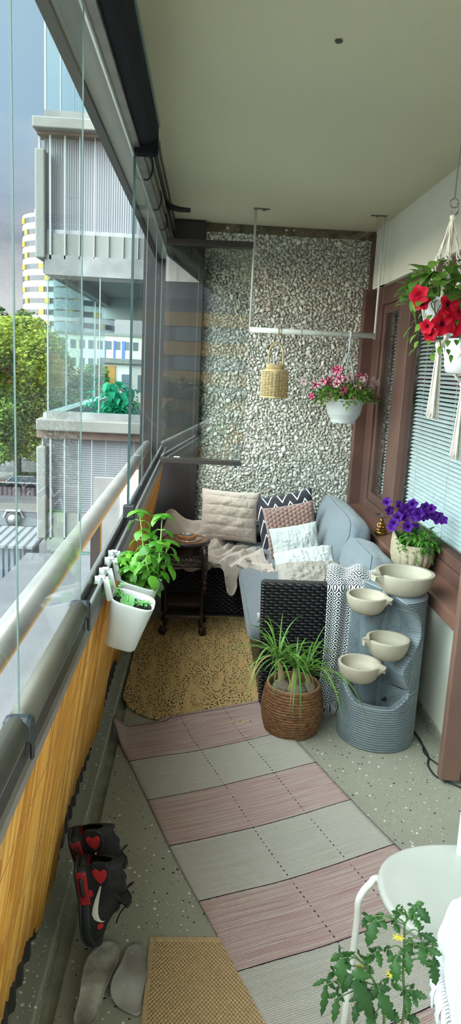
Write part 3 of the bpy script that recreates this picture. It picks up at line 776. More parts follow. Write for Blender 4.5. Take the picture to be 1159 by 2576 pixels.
M_tree3 = leaf_mat('mid_green_leaf', (.08, .17, .03), (.24, .36, .07), .55, .3)
p = py(40, 830, 54); tree('bright yellow-green maple at the left, nearest tree beyond the yard', p.x, 54, p.z + .8, 4.3, 9.6, 24000, M_tree1, 1, .27)
p = py(98, 870, 60); tree('yellow-green tree beside the maple, partly behind the balcony wing', p.x, 62, p.z, 3.4, 9.4, 15000, M_tree1, 2, .27)
p = py(45, 775, 90); tree('tall dark green tree rising behind the maple', p.x, 90, p.z + .3, 5.4, 17.0, 10000, M_tree2, 3, .5)
p = py(-40, 850, 52); tree('green tree cut by the left edge of the view', p.x, 50, p.z, 3.6, 8.6, 12000, M_tree3, 4, .27)
p = py(200, 930, 56); tree('green tree seen through the neighbouring balcony glass', p.x, 58, p.z + .4, 3.6, 9.0, 12000, M_tree3, 6, .27)
tree('green tree mirrored in the folded glass, left one', -15.0, -52, 3.6, 3.6, 10, 5000, M_tree2, 8, .5, None)
tree('green tree mirrored in the folded glass, right one', -8.5, -45, 1.4, 3.0, 8, 5000, M_tree2, 9, .5, None)

# ---- yard: wall, trailer, sheds, bollard, car
M_shed = NT('ribbed_blue_grey_sheet'); t = M_shed; co = t.coord('Object'); X = t.xyz(co)
t.bsdf((.13, .155, .19), .5, .1, t.bump(t.math('SINE', t.math('MULTIPLY', t.math('ADD', X[0], X[1]), 2 * PI / .22)), .9, .05)); M_shed = t.m
Ys = 27.0
a = py(-120, 1372, Ys); b = py(92, 1372, Ys); g = GZ
sh = thing('storage_shed', 'blue-grey ribbed metal shed in the yard with a pale ribbed roof', 'shed', ((a.x + b.x) / 2, Ys, g))
zr = py(40, 1375, Ys).z
m = MB(); m.box((a.x, Ys, g), (b.x - .5, Ys + 2.6, zr)); m.build('wall', M_shed, sh)
t = NT('pale_ribbed_roof'); co = t.coord('Object'); X = t.xyz(co)
t.bsdf((.16, .17, .185), .5, .1, t.bump(t.math('SINE', t.math('MULTIPLY', X[0], 2 * PI / .35)), 1.0, .06))
m = MB(); m.add([(a.x, Ys - .3, zr), (b.x, Ys - .3, zr), (b.x, Ys + 2.8, zr + .05), (a.x, Ys + 2.8, zr + .05), (a.x, Ys - .3, zr + .1), (b.x, Ys - .3, zr + .1), (b.x, Ys + 2.8, zr + .15), (a.x, Ys + 2.8, zr + .15)],
      [(0, 3, 2, 1), (4, 5, 6, 7), (0, 1, 5, 4), (1, 2, 6, 5), (2, 3, 7, 6), (3, 0, 4, 7)]); m.build('roof', t.m, sh)
Yt = pz(36, 1324, GZ).y
tr_ = thing('trailer', 'grey utility trailer parked beside the dark planked wall in the yard', 'trailer', (py(30, 1320, Yt).x, Yt, GZ))
a, b = py(-40, 1315, Yt), py(92, 1288, Yt)
m = MB(); m.box((a.x, Yt, a.z - .1), (b.x, Yt + 1.6, b.z)); m.build('bed', simple('grey_trailer_bed', (.13, .14, .155), .5, .1), tr_, bevel=.02)
m = MB(); m.box((a.x - .1, Yt - .05, b.z), (b.x + .1, Yt + 1.65, b.z + .10)); m.build('rim_rail', M_alu, tr_)
for dy in (-.12, 1.5):
    w = py(36, 1315, Yt); m = MB(); m.lathe([(.0, -.09), (.36, -.09), (.42, -.04), (.42, .06), (.36, .10), (.0, .10)], (w.x, Yt + dy, GZ + .42), 24, M=rx(PI / 2)); wh = m.build('wheel', M_blackr, tr_, True)
    m = MB(); m.lathe([(.0, .0), (.25, .0), (.27, .03), (.0, .05)], (w.x, Yt + dy - .13, GZ + .42), 20, M=rx(PI / 2)); m.build('hub', M_alu, wh, True)
    m = MB(); m.tube([(w.x - .52, Yt + dy, GZ + .5), (w.x - .35, Yt + dy, GZ + .86), (w.x + .35, Yt + dy, GZ + .86), (w.x + .52, Yt + dy, GZ + .5)], .07, 8); m.build('mudguard', M_alu, tr_)
Yw = 46.0
a, b = py(-120, 1296, Yw), py(98, 1228, Yw)
pw = thing('planked_wall', 'dark brown planked yard wall with a row of tiles on top behind the trailer', 'wall', ((a.x + b.x) / 2, Yw, GZ))
t = NT('dark_planks'); co = t.coord('Object'); X = t.xyz(co)
t.bsdf(t.mix(t.noise(t.coord('Object', (6, 1, .4)), 2, 3), (.045, .032, .038), (.10, .075, .085)), .8, 0, t.bump(t.math('SINE', t.math('MULTIPLY', X[0], 2 * PI / .3)), .8, .04))
m = MB(); m.box((a.x, Yw, GZ), (b.x, Yw + .4, b.z)); m.build('planks', t.m, pw)
m = MB()
for i in range(26): m.obox((a.x + (i + .5) * (b.x - a.x) / 26, Yw + .2, b.z + .1), ((b.x - a.x) / 26 * .9, 1.0, .10), rx(-.5) @ ry(.12))
m.build('tile_row', simple('dark_grey_tile', (.09, .09, .10), .4), pw)
Yc = 48.5
c_ = py(88, 1212, Yc)
car = thing('car', 'black car standing under the trees beyond the planked wall', 'car', (c_.x, Yc, c_.z))
prof = [(-2.1, .25), (-2.1, .75), (-1.3, .92), (-.7, 1.42), (.75, 1.45), (1.5, .98), (2.1, .85), (2.15, .3)]
m = MB(); m.poly(prof, 1.7, Matrix(((1, 0, 0), (0, 0, -1), (0, 1, 0))), (c_.x - .6, Yc, c_.z - .9)); m.build('body', simple('black_car_paint', (.01, .01, .012), .15, 0, coat=.5), car, bevel=.08)
m = MB(); m.poly([(-1.15, .95), (-.65, 1.36), (.7, 1.38), (1.3, .98)], 1.72, Matrix(((1, 0, 0), (0, 0, -1), (0, 1, 0))), (c_.x - .6, Yc, c_.z - .9)); m.build('side_window', simple('car_glass', (.05, .06, .07), .08), car)
for dx in (-1.95, .7):
    m = MB(); m.lathe([(.0, -.9), (.33, -.9), (.33, .9), (.0, .9)], (c_.x + dx, Yc, c_.z - .58), 18, M=rx(PI / 2)); m.build('wheel', M_blackr, car)
q = py(86, 1484, 27.5); zq = GZ
bo = thing('bollard', 'yellow and black striped bollard beside the shed', 'bollard', (q.x, 27.5, GZ))
zt2 = py(86, 1432, 27.5).z; hh = (zt2 - zq) / 5
for i in range(5):
    m = MB(); m.lathe([(.065, zq + i * hh), (.065, zq + (i + 1) * hh)], (q.x, 27.5, 0), 14)
    m.build('stripe', M_tyel if i % 2 == 0 else M_blackr, bo, True)
q = py(60, 1520, 30); m = MB(); a = py(95, 1455, 29); m.box((a.x, 29, GZ), (a.x + 3.2, 29.3, GZ + .22)); struct(m.build('trim_13', M_ncon))
m = MB(); m.box((a.x + .2, 29.3, GZ), (a.x + 6, 33, GZ + .08)); R = random.Random(4)
gv = MB()
for i in range(2500):
    p = Vector((a.x + R.uniform(.2, 4), R.uniform(29.3, 33), GZ)); gv.leaf(p, (R.uniform(-.4, .4), R.uniform(-.4, .4), 1), (0, 1, 0), R.uniform(.12, .3), .03, .5, 0, 2)
o = gv.build('grass', M_tree3); tag(o, 'strip of grass beside the shed in the yard', 'grass', kind='stuff')

# ================================================================== sofa
def m_wicker(name, c1, c2, du=.044, dv=.0150):
    t = NT(name); co = t.coord('Object'); X = t.xyz(co)
    u = t.math('DIVIDE', t.math('ADD', X[0], X[1]), du); v = t.math('DIVIDE', X[2], dv)
    row = t.math('FLOOR', v)
    off = t.math('MULTIPLY', t.math('MODULO', t.math('ABSOLUTE', row), 2.0), .5)
    su = t.math('ABSOLUTE', t.math('SINE', t.math('MULTIPLY', t.math('ADD', u, off), PI)))
    sv = t.math('ABSOLUTE', t.math('SINE', t.math('MULTIPLY', v, PI)))
    h = t.math('MULTIPLY', t.math('POWER', su, .6), t.math('POWER', sv, .5))
    c = t.mix(h, c1, c2)
    t.bsdf(c, .30, 0, t.bump(h, 1.0, .007), .5); return t.m
M_wick = m_wicker('black_wicker', (.002, .002, .003), (.012, .012, .015))
def m_fabric(name, c, var=.12, sc=420):
    t = NT(name); co = t.coord('Object'); X = t.xyz(co)
    a = t.noise(t.coord('Object', (1, 1, 9)), 60, 3); b = t.noise(t.coord('Object', (9, 9, 1)), 60, 3)
    f = t.math('MULTIPLY', t.math('ADD', a, b), .5)
    col = t.ramp(f, [(.3, tuple(x * (1 - var * 1.6) for x in c)), (.7, tuple(min(1, x * (1 + var * 1.6)) for x in c))])
    h = t.math('ADD', f, t.math('MULTIPLY', t.noise(co, 14, 3), 1.2))
    t.bsdf(col, .9, 0, t.bump(h, .35, .01), .2, .25); return t.m
M_grey = m_fabric('slate_grey_cushion_fabric', (.150, .168, .190))
M_greyb = m_fabric('charcoal_cushion_fabric', (.022, .022, .026))
def m_fur(name, c1, c2, sc=70, s=.9, d=.02):
    t = NT(name); co = t.coord('Object')
    f = t.noise(t.coord('Object', (1, 1, .5)), sc, 6, .7); g = t.noise(co, 9, 4)
    col = t.mix(g, t.ramp(f, [(.25, c1), (.75, c2)]), c2)
    h = t.math('ADD', f, t.math('MULTIPLY', t.noise(co, sc * 3.3, 4, .7), .6))
    t.bsdf(col, .95, 0, t.bump(h, s, d), .15, .5); return t.m

sofa = thing('wicker_corner_sofa', 'black wicker corner sofa along the window wall and the pebble wall', 'sofa', (.70, 4.2, 0))
m = MB(); m.box((.335, 3.33, .03), (1.06, EW - .03, .315)); m.build('base', M_wick, sofa, bevel=.01)
m = MB(); m.box((-.235, 4.56, .03), (.334, EW - .03, .315)); m.build('base', M_wick, sofa, bevel=.01)
m = MB(); m.add([(.325, 3.255, .03), (1.08, 3.255, .03), (1.08, 3.34, .03), (.345, 3.34, .03), (.305, 3.25, .66), (1.06, 3.25, .66), (1.06, 3.34, .655), (.315, 3.34, .655)],
      [(0, 3, 2, 1), (4, 5, 6, 7), (0, 1, 5, 4), (1, 2, 6, 5), (2, 3, 7, 6), (3, 0, 4, 7)]); m.build('armrest', M_wick, sofa, bevel=.014)
m = MB(); m.add([(1.02, 3.34, .30), (1.09, 3.34, .30), (1.09, EW - .03, .30), (1.02, EW - .03, .30), (1.01, 3.34, .650), (1.06, 3.34, .655), (1.06, EW - .03, .675), (1.01, EW - .03, .675)],
      [(0, 3, 2, 1), (4, 5, 6, 7), (0, 1, 5, 4), (1, 2, 6, 5), (2, 3, 7, 6), (3, 0, 4, 7)]); m.build('backrest', M_wick, sofa, bevel=.012)
m = MB(); m.box((-.24, EW - .10, .30), (1.0, EW - .03, .45)); m.build('backrest', M_wick, sofa, bevel=.012)
m = MB(); m.box((-.255, 4.60, .30), (-.19, EW - .04, .55)); m.build('armrest', M_wick, sofa, bevel=.014)
for a in ((.36, 3.28), (1.03, 3.28), (.36, 4.6), (-.2, 4.6), (-.2, 5.15)):
    m = MB(); m.box((a[0] - .02, a[1] - .02, 0), (a[0] + .02, a[1] + .02, .04)); m.build('foot', M_black, sofa)

# boxy cushions
def slab_cushion(name, label, lo, hi, mat, group=None, puff=.016, sag=0):
    lo, hi = Vector(lo), Vector(hi); c = (lo + hi) / 2; h = (hi - lo) / 2
    t_ = thing(name, label, 'cushion', (c.x, c.y, lo.z), group); m = MB()
    def f(u, v):
        a = 2 * PI * u; b = PI * (v - .5)
        ca, sa, cb, sb = math.cos(a), math.sin(a), math.cos(b), math.sin(b)
        p = lambda x, e: math.copysign(abs(x) ** e, x)
        x = p(ca, .10) * p(cb, .14); y = p(sa, .10) * p(cb, .14); z = p(sb, .22)
        pf = 1 + puff / h.z * (1 - x * x) * (1 - y * y)
        return c + Vector((x * h.x, y * h.y, z * h.z * pf)) + Vector((0, 0, .004 * nz(x * 3, y * 5, z)))
    m.grid(f, 72, 24, True); m.build('cover', mat, t_, True)
    pm = MB()
    for zz in (hi.z - .006, lo.z + .006):
        pts = []
        for k in range(121):
            a = 2 * PI * k / 120; p = lambda x, e: math.copysign(abs(x) ** e, x)
            pts.append((c.x + p(math.cos(a), .10) * h.x * .99, c.y + p(math.sin(a), .10) * h.y * .99, zz))
        pm.tube(pts, .0045, 6)
    pm.build('piping', mat, t_, True); return t_
slab_cushion('seat_cushion', 'grey piped seat cushion on the right run of the wicker sofa', (.268, 3.35, .318), (1.0, 5.1, .405), M_grey)
slab_cushion('seat_cushion', 'charcoal seat cushion on the left run of the sofa behind the carved stool', (-.185, 4.545, .318), (.262, 5.12, .395), M_greyb)

# soft pillows: local X across, local Z up, local Y is thickness
def pillow(name, label, c, w, h, d, M, mat, cat='pillow', nu=56, nv=56, wrinkle=.010, seed=0, sub=None, fn=None, pinch=.10, group=None, uv=True):
    c = Vector(c); t_ = thing(name, label, cat, (c.x, c.y, c.z - h / 2), group); m = MB()
    for side in (1, -1):
        def f(u, v, side=side):
            x, z = 2 * u - 1, 2 * v - 1
            e = (max(0, 1 - abs(x) ** 2.6) * max(0, 1 - abs(z) ** 2.6)) ** .42
            px_ = x * (1 - pinch * (1 - x * x) * 0 - pinch * (abs(z) < 2) * (1 - z * z) * .55 * abs(x)); pz_ = z * (1 - pinch * (1 - x * x) * .55 * abs(z))
            y = side * d / 2 * e
            wv = wrinkle * e * (nz(x * 2.2 + seed, z * 2.2, side * 3 + seed) + .6 * nz(x * 5 + seed, z * 5, side * 3) + .3 * nz(x * 11, z * 11 + seed, side))
            if fn: wv += fn(x, z, e, side)
            return c + M @ Vector((px_ * w / 2, -(y + side * wv), pz_ * h / 2))
        m.grid(f, nu, nv)
    m.build('cover', mat, t_, True); return t_
def orient(lean=0, yaw=0, roll=0):
    """lean back (top away), yaw (face turns to the right-hand side for negative), roll in its own plane"""
    return rz(math.radians(yaw)) @ rx(math.radians(-lean)) @ ry(math.radians(roll))

# tall grey back cushions against the window wall
def back_cushion(name, label, y0, y1, z0, z1, x, d, tilt, seed):
    c = Vector((x, (y0 + y1) / 2, (z0 + z1) / 2)); M = rz(-PI / 2) @ rx(math.radians(-tilt))
    t_ = thing(name, label, 'cushion', (x, c.y, z0), 'grey back cushions'); m = MB(); w, h = (y1 - y0), (z1 - z0)
    pw = lambda q, e: math.copysign(abs(q) ** e, q)
    def surf(a, t, k=1.0):
        S = (1 - min(1, abs(t)) ** 5) ** .30 if abs(t) < 1 else 0
        X = pw(math.cos(a), .34); Z = pw(math.sin(a), .34)
        e = (1 - S) * 0 + S
        bul = 1.0
        q = .010 * nz(X * S * 1.6 + seed, Z * S * 1.8, t + seed) + .004 * nz(X * S * 6 + seed, Z * S * 6, t * 2)
        return c + M @ Vector((X * S * w / 2 * k, (t * .72 + math.copysign(.42 * math.sqrt(max(0, 1 - S * S)), t)) * d / 2 * bul * 1.2 + q, (Z * S * k) * h / 2 + q))
    def f(u, v): return surf(2 * PI * u, math.sin((v - .5) * PI))
    m.grid(f, 96, 44, True); m.build('cover', M_grey, t_, True)
    pm = MB(); pm.tube([surf(2 * PI * k / 96, -.72, 1.004) for k in range(97)], .0048, 6); pm.build('piping', M_grey, t_, True); return t_
back_cushion('back_cushion', 'tall grey back cushion leaning under the far part of the window sill', 4.02, 5.10, .40, .80, .915, .17, 15, 1)
back_cushion('back_cushion', 'grey back cushion nearest the fountain, behind the white bowl', 3.40, 4.00, .40, .745, .90, .17, 14, 5)

# scatter pillows
M_cream = m_fur('cream_plush', (.45, .345, .28), (.61, .495, .415), 60, .7, .014)
def ribs(x, z, e, s): return .014 * e * (abs(math.sin(z * PI * 2.6 + .25 * math.sin(x * 3) + .3)) ** .35 - .7)
p = py(577, 1298, 4.98)
pillow('throw_pillow', 'cream plush pillow with horizontal seams against the pebble wall', p, .42, .37, .17, orient(16, 4, 3), M_cream, fn=ribs, seed=2, nu=70, nv=90)
t = NT('chevron_cover'); uv = t.coord('UV'); X = t.xyz(uv)
zz = t.math('MULTIPLY', t.math('ABSOLUTE', t.math('SUBTRACT', t.math('FRACT', t.math('MULTIPLY', X[0], 4.0)), .5)), .46)
ph = t.math('FRACT', t.math('MULTIPLY', t.math('ADD', X[1], zz), 4.2))
wob = t.math('MULTIPLY', t.noise(t.coord('Object'), 160, 2), .05)
st_ = t.math('LESS_THAN', t.math('ABSOLUTE', t.math('SUBTRACT', ph, t.math('ADD', .47, wob))), .075)
t.bsdf(t.mix(st_, (.030, .027, .036), (.82, .81, .80)), .9, 0, t.bump(t.noise(t.coord('Object'), 250, 3), .4, .004), .2, .2); M_chev = t.m
p = py(722, 1315, 4.93)
pillow('throw_pillow', 'black pillow with white zigzag lines in the sofa corner', p, .43, .43, .16, orient(16, -14, -16), M_chev, seed=5)
M_brownp = m_fur('dusty_brown_plush', (.185, .095, .075), (.30, .17, .14), 90, .6, .008)
def bubbles(x, z, e, s):
    a = x * 6.2; b = z * 6.2 + (.5 if int(math.floor(a)) % 2 else 0)
    return .017 * e ** .4 * (abs(math.sin(PI * a)) * abs(math.sin(PI * b))) ** .5 - .006 * e
p = py(733, 1336, 4.66)
pillow('throw_pillow', 'dusty brown bubble-textured pillow in front of the zigzag pillow', p, .35, .37, .15, orient(18, -12, -14), M_brownp, fn=bubbles, seed=8, nu=110, nv=110, wrinkle=.004)
M_whitep = m_fur('white_plush', (.38, .385, .36), (.50, .505, .485), 50, .6, .012)
def furrow(x, z, e, s): return .008 * e * (nz(x * 7, z * 2.2, 4 + s) + abs(nz(x * 9 + 3, z * 5, 2)))
p = py(745, 1378, 4.36)
pillow('throw_pillow', 'white plush pillow standing in front of the brown bubble pillow', p, .31, .30, .14, orient(24, -10, -14), M_whitep, fn=furrow, seed=11, nu=80, nv=80)
p = py(770, 1428, 3.90)
pillow('throw_pillow', 'white plush pillow lying tilted below the standing white pillow', p, .35, .26, .15, orient(52, -14, -17), M_whitep, fn=furrow, seed=14, nu=80, nv=80)
M_taupe = m_fur('taupe_fur', (.27, .21, .165), (.46, .38, .31), 80, .9, .02)
p = py(780, 1458, 3.52)
pillow('throw_pillow', 'taupe fur pillow lying behind the wicker armrest', p, .34, .22, .13, orient(58, -8, -9), M_taupe, fn=furrow, seed=17, nu=80, nv=80)
# scrap of white tassel at the arm edge
p = py(652, 1553, 3.36); m = MB()
for k in range(7): m.tube([p + Vector((.01 * math.sin(k), .002 * k, .02)), p + Vector((.008 * math.sin(k * 2), 0, 0)), p + Vector((.012 * math.cos(k), 0, -.025))], .004, 5)
tag(m.build('tassel', M_whitep, smooth=True), 'small white tassel peeping out beside the wicker armrest', 'tassel')

# cream throw blanket, rumpled over the left seat and spilling to the right one
def blanket(u, v):
    # u runs left to right, v from the back to the hanging front
    x = -.25 + .72 * u + .03 * math.sin(v * 5 + u * 3)
    front = 4.50 - .20 * u ** 2 + .02 * math.sin(u * 19)
    y = 5.06 - (5.06 - front) * min(1, v / .80)
    base = .412 + .20 * sstep(.20, .02, u) * sstep(.9, .5, v) + .03 * sstep(.3, .9, u) * sstep(.1, .5, v) + .17 * sstep(.34, .04, v) * sstep(.62, .42, u) * sstep(-.05, .2, u)
    q = u * 1.3 + v * .9                    # folds run diagonally from the back left to the front right
    w1 = nz(u * 1.5, v * 1.5, 9) * .35
    ph = v + u * .95 + w1
    f1 = .056 * (.5 + .5 * math.sin(2 * PI * (4.0 * ph + .9 * nz(u * 2.6, v * 2.6, 4)))) * (.5 + .9 * abs(nz(u * 2.2, v * 2.2, 14)))
    f2 = .026 * (.5 + .5 * math.sin(2 * PI * (7.6 * ph + 1.3 * nz(u * 3.4, v * 3.4, 7)))) * (.3 + 1.4 * abs(nz(u * 3.5 + 5, v * 3.5, 2)))
    f3 = .004 * nz((v - u * .5) * 24, q * 7, 3) + .003 * nz(u * 40, v * 40, 1)
    z = base + (f1 + f2) * (.35 + .65 * sstep(0, .25, v)) + f3 - .030
    hang = sstep(.78, 1.0, v)
    drop = .030 + .15 * math.exp(-((u - .64) / .055) ** 2) + .02 * math.exp(-((u - .88) / .1) ** 2)
    z -= hang * drop; y -= hang * .012 + hang * (.030 * math.sin(2 * PI * (u * 7 + nz(u * 3, v, 5))) * .5 + .006 * nz(u * 14, v * 3, 2))
    return (x, y - .02, z)
bl = MB(); bl.grid(blanket, 220, 200)
o = bl.build('throw_blanket', M_cream, smooth=True); s_ = o.modifiers.new('thick', 'SOLIDIFY'); s_.thickness = .014; s_.offset = 1
tag(o, 'cream plush throw blanket rumpled over the sofa corner beside the stool', 'blanket')

# black and white diamond throw over the end of the arm
def m_diamond():
    t = NT('diamond_weave'); uv = t.coord('UV'); X = t.xyz(uv)
    a = t.math('ABSOLUTE', t.math('SUBTRACT', t.math('FRACT', t.math('MULTIPLY', X[0], 7.0)), .5))
    b = t.math('ABSOLUTE', t.math('SUBTRACT', t.math('FRACT', t.math('MULTIPLY', X[1], 21.0)), .5))
    d = t.math('FRACT', t.math('MULTIPLY', t.math('ADD', a, b), 3.0))
    k = t.math('LESS_THAN', d, .52)
    t.bsdf(t.mix(k, (.70, .70, .71), (.018, .018, .024)), .9, 0, t.bump(t.noise(t.coord('Object'), 220, 3), .5, .004), .2, .2); return t.m
M_dia = m_diamond()
dt = thing('throw_blanket', 'black and white diamond-patterned throw hanging over the wicker armrest end', 'blanket', (.74, 3.23, .05))
def dthrow(u, v):
    # v 0..0.22 on top of the seat back corner, then over the arm and down the front
    x = .618 + .25 * u
    if v < .24:
        k = v / .24; y = 3.52 - .27 * k; z = .675 + .03 * math.sin(k * PI) + .012 * math.sin(u * 14) + .008 * nz(u * 4, v * 20, 2); x += .06 * (1 - k) + .02 * u
    else:
        k = (v - .24) / .76; z = .688 - .60 * k - .02 * (1 - u) * k; fold = (.018 * math.sin(u * 11 + 1.2 * k) + .012 * math.sin(u * 23 + 2)) * min(1, k * 4 + .3)
        y = 3.222 - .015 * sstep(0, .1, k) - fold * .8 + .0 * k; x += .012 * math.sin(k * 4 + u) * k - .035 * k * (1 - u) * .3
        if k < .06: y += .012 * (1 - k / .06); z = .690 - .02 * (k / .06)
    return (x, y, z)
m = MB(); m.grid(dthrow, 60, 120); o = m.build('cloth', M_dia, dt, True); s_ = o.modifiers.new('thick', 'SOLIDIFY'); s_.thickness = .006
R = random.Random(2); m = MB()
for k in range(46):
    q = Vector(dthrow(k / 45, 1.0)); e = q + Vector((R.uniform(-.02, .02), R.uniform(-.015, .01), -.075 - R.uniform(0, .02))); e.z = max(.006, e.z)
    m.tube([q, (q + e) / 2 + Vector((R.uniform(-.008, .008), R.uniform(-.008, .004), 0)), e], [.0028, .0034, .0016], 5)
m.build('fringe', simple('grey_white_yarn', (.45, .45, .46), .9, 0, .3, 80), dt, True)

# ================================================================== rugs
def m_rag():
    t = NT('rag_weave'); uv = t.coord('UV'); X = t.xyz(uv)
    v = X[1]; u = X[0]
    band = t.math('MODULO', t.math('FLOOR', v), 2.0)
    tc = t.n('ShaderNodeCombineXYZ'); t.l(t.math('MULTIPLY', u, 2.2), tc.inputs[0]); t.l(t.math('MULTIPLY', v, 46.0), tc.inputs[1])
    st = t.noise(tc.outputs[0], 1.0, 3, .6)
    tc2 = t.n('ShaderNodeCombineXYZ'); t.l(t.math('MULTIPLY', u, 110.0), tc2.inputs[0]); t.l(t.math('MULTIPLY', v, 60.0), tc2.inputs[1])
    gr = t.noise(tc2.outputs[0], 1.0, 2)
    pink = t.ramp(st, [(.32, (0.353, 0.209, 0.201)), (.5, (0.451, 0.316, 0.295)), (.66, (0.508, 0.443, 0.389))])
    cream = t.ramp(st, [(.3, (0.400, 0.380, 0.328)), (.5, (0.448, 0.428, 0.372)), (.72, (0.496, 0.480, 0.428))])
    c = t.mix(band, pink, cream)
    c = t.mix(t.math('MULTIPLY', t.math('SUBTRACT', gr, .3), .5), c, (.30, .26, .24))
    fv = t.math('FRACT', v); wob = t.math('MULTIPLY', t.noise(tc2.outputs[0], .5, 1), .012)
    line = t.math('LESS_THAN', t.math('ADD', fv, wob), .022)
    g1 = t.math('ABSOLUTE', t.math('SUBTRACT', u, .42)); g2 = t.math('ABSOLUTE', t.math('SUBTRACT', u, .72)); g = t.math('MINIMUM', g1, g2)
    dots = t.math('MULTIPLY', t.math('LESS_THAN', g, .0032), t.math('LESS_THAN', t.math('FRACT', t.math('MULTIPLY', v, 13.0)), .38))
    dots = t.math('MULTIPLY', dots, t.math('GREATER_THAN', t.noise(tc.outputs[0], .7, 1), .42))
    c = t.mix(t.math('MAXIMUM', line, dots), c, (.035, .022, .028))
    wv = t.math('MULTIPLY', t.math('ABSOLUTE', t.math('SINE', t.math('MULTIPLY', v, PI * 44))), t.math('ADD', .5, t.math('ABSOLUTE', t.math('SINE', t.math('MULTIPLY', u, PI * 130)))))
    t.bsdf(c, .95, 0, t.bump(t.math('ADD', wv, gr), .45, .006), .12); return t.m
O = Vector((-.371, 3.024, 0)); D_ = Vector((.365, -.931, 0)).normalized(); W_ = Vector((.925, .38, 0)).normalized()
def floor_h(x, y):
    h = 0
    if x < -.355: h = .052
    elif x < -.29: h = .052 * (1 - (x + .355) / .065)
    return h
def rag(u, v):
    s = v * 2.35; w = .765
    p = O + W_ * (w * u + .006 * math.sin(s * 5) + .012 * sstep(.2, 0, s)) + D_ * (s + .03 * (1 - u) * sstep(.4, 0, s) * 0 + .012 * math.sin(u * 4))
    h = floor_h(p.x, p.y) + .007
    if p.y > 3.10: h += .011
    h += .006 * max(0, nz(u * 3, s * 3, 4)) + .004 * math.sin(s * 9 + u * 3) * sstep(1, .0, s)
    return (p.x, p.y, h)
m = MB(); m.grid(rag, 40, 130)
m.uv = [(u, v * 2.35 / .284 - .05) for u, v in m.uv]
o = m.build('rag_rug', m_rag(), smooth=True); s_ = o.modifiers.new('thick', 'SOLIDIFY'); s_.thickness = .005; s_.offset = 1
tag(o, 'long woven rag rug with pink and cream stripes across the balcony floor', 'rug')
def m_jute():
    t = NT('braided_jute'); X = t.xyz(t.coord('Object'))
    c1 = t.coord('Object', (75, 130, 1)); a = t.noise(t.coord('Object', (60, 7, 1)), 1, 3)
    base = t.ramp(t.noise(c1, 1, 3), [(.3, (.30, .19, .075)), (.5, (.50, .345, .15)), (.72, (.68, .50, .26))])
    base = t.mix(t.math('MULTIPLY', a, .5), base, (.56, .36, .14))
    fl = t.math('MULTIPLY', t.math('GREATER_THAN', t.noise(t.coord('Object', (115, 62, 1)), 1, 2, .5), .57), t.math('GREATER_THAN', t.noise(t.coord('Object', (24, 4, 1)), 1, 3), .44))
    c = t.mix(fl, base, (.028, .020, .014))
    h = t.math('MULTIPLY', t.math('ABSOLUTE', t.math('SINE', t.math('MULTIPLY', X[0], 2 * PI / .022))), t.math('ADD', .4, t.math('ABSOLUTE', t.math('SINE', t.math('MULTIPLY', X[1], 2 * PI / .014)))))
    t.bsdf(c, .9, 0, t.bump(h, .45, .006), .15); return t.m
def rrect(x0, y0, x1, y1, rs, n=10):
    pts = []
    for (cx, cy, a0, r) in ((x1 - rs[0], y1 - rs[0], 0, rs[0]), (x0 + rs[1], y1 - rs[1], PI / 2, rs[1]), (x0 + rs[2], y0 + rs[2], PI, rs[2]), (x1 - rs[3], y0 + rs[3], 1.5 * PI, rs[3])):
        for k in range(n + 1): a = a0 + PI / 2 * k / n; pts.append((cx + r * math.cos(a), cy + r * math.sin(a)))
    return pts
M_jute = m_jute()
jr = thing('jute_rug', 'beige braided jute rug with dark flecks and rounded corners under the stool', 'rug', (0, 3.8, 0))
m = MB(); m.poly(rrect(-.345, 3.11, .36, 4.545, (.05, .22, .26, .10)), .010, None, (0, 0, .007)); m.build('braid', M_jute, jr, bevel=.004)
ol = rrect(-.343, 3.112, .358, 4.543, (.05, .22, .26, .10)); m = MB(); m.tube([(x, y, .008) for x, y in ol] + [(ol[0][0], ol[0][1], .008)], .008, 8); m.build('border_braid', M_jute, jr, True)
def m_sisal():
    t = NT('sisal_weave'); X = t.xyz(t.coord('Object'))
    a = t.math('SINE', t.math('MULTIPLY', X[0], 2 * PI / .011)); b = t.math('SINE', t.math('MULTIPLY', X[1], 2 * PI / .014))
    h = t.math('ADD', t.math('MULTIPLY', t.math('MULTIPLY', a, b), .5), .5)
    n1 = t.noise(t.coord('Object', (20, 150, 1)), 1, 3)
    c = t.mix(h, (.24, .14, .06), (.60, .42, .22)); c = t.mix(t.math('MULTIPLY', n1, .5), c, (.66, .48, .27))
    t.bsdf(c, .9, 0, t.bump(h, .9, .006), .15); return t.m
dm = thing('doormat', 'brown woven sisal doormat partly under the rag rug', 'doormat', (.1, 1.4, 0))
m = MB(); m.box((-.085, 1.0, .001), (.36, 1.795, .0055)); m.build('weave', m_sisal(), dm)
m = MB()
for a, b in (((-.097, .99), (-.083, 1.7925)), ((-.097, 1.793), (.37, 1.81))): m.box((a[0], a[1], .001), (b[0], b[1], .0068))
m.build('border_tape', simple('sisal_border_tape', (.40, .28, .15), .85, 0, .15, 60, .4, 200), dm, bevel=.002)

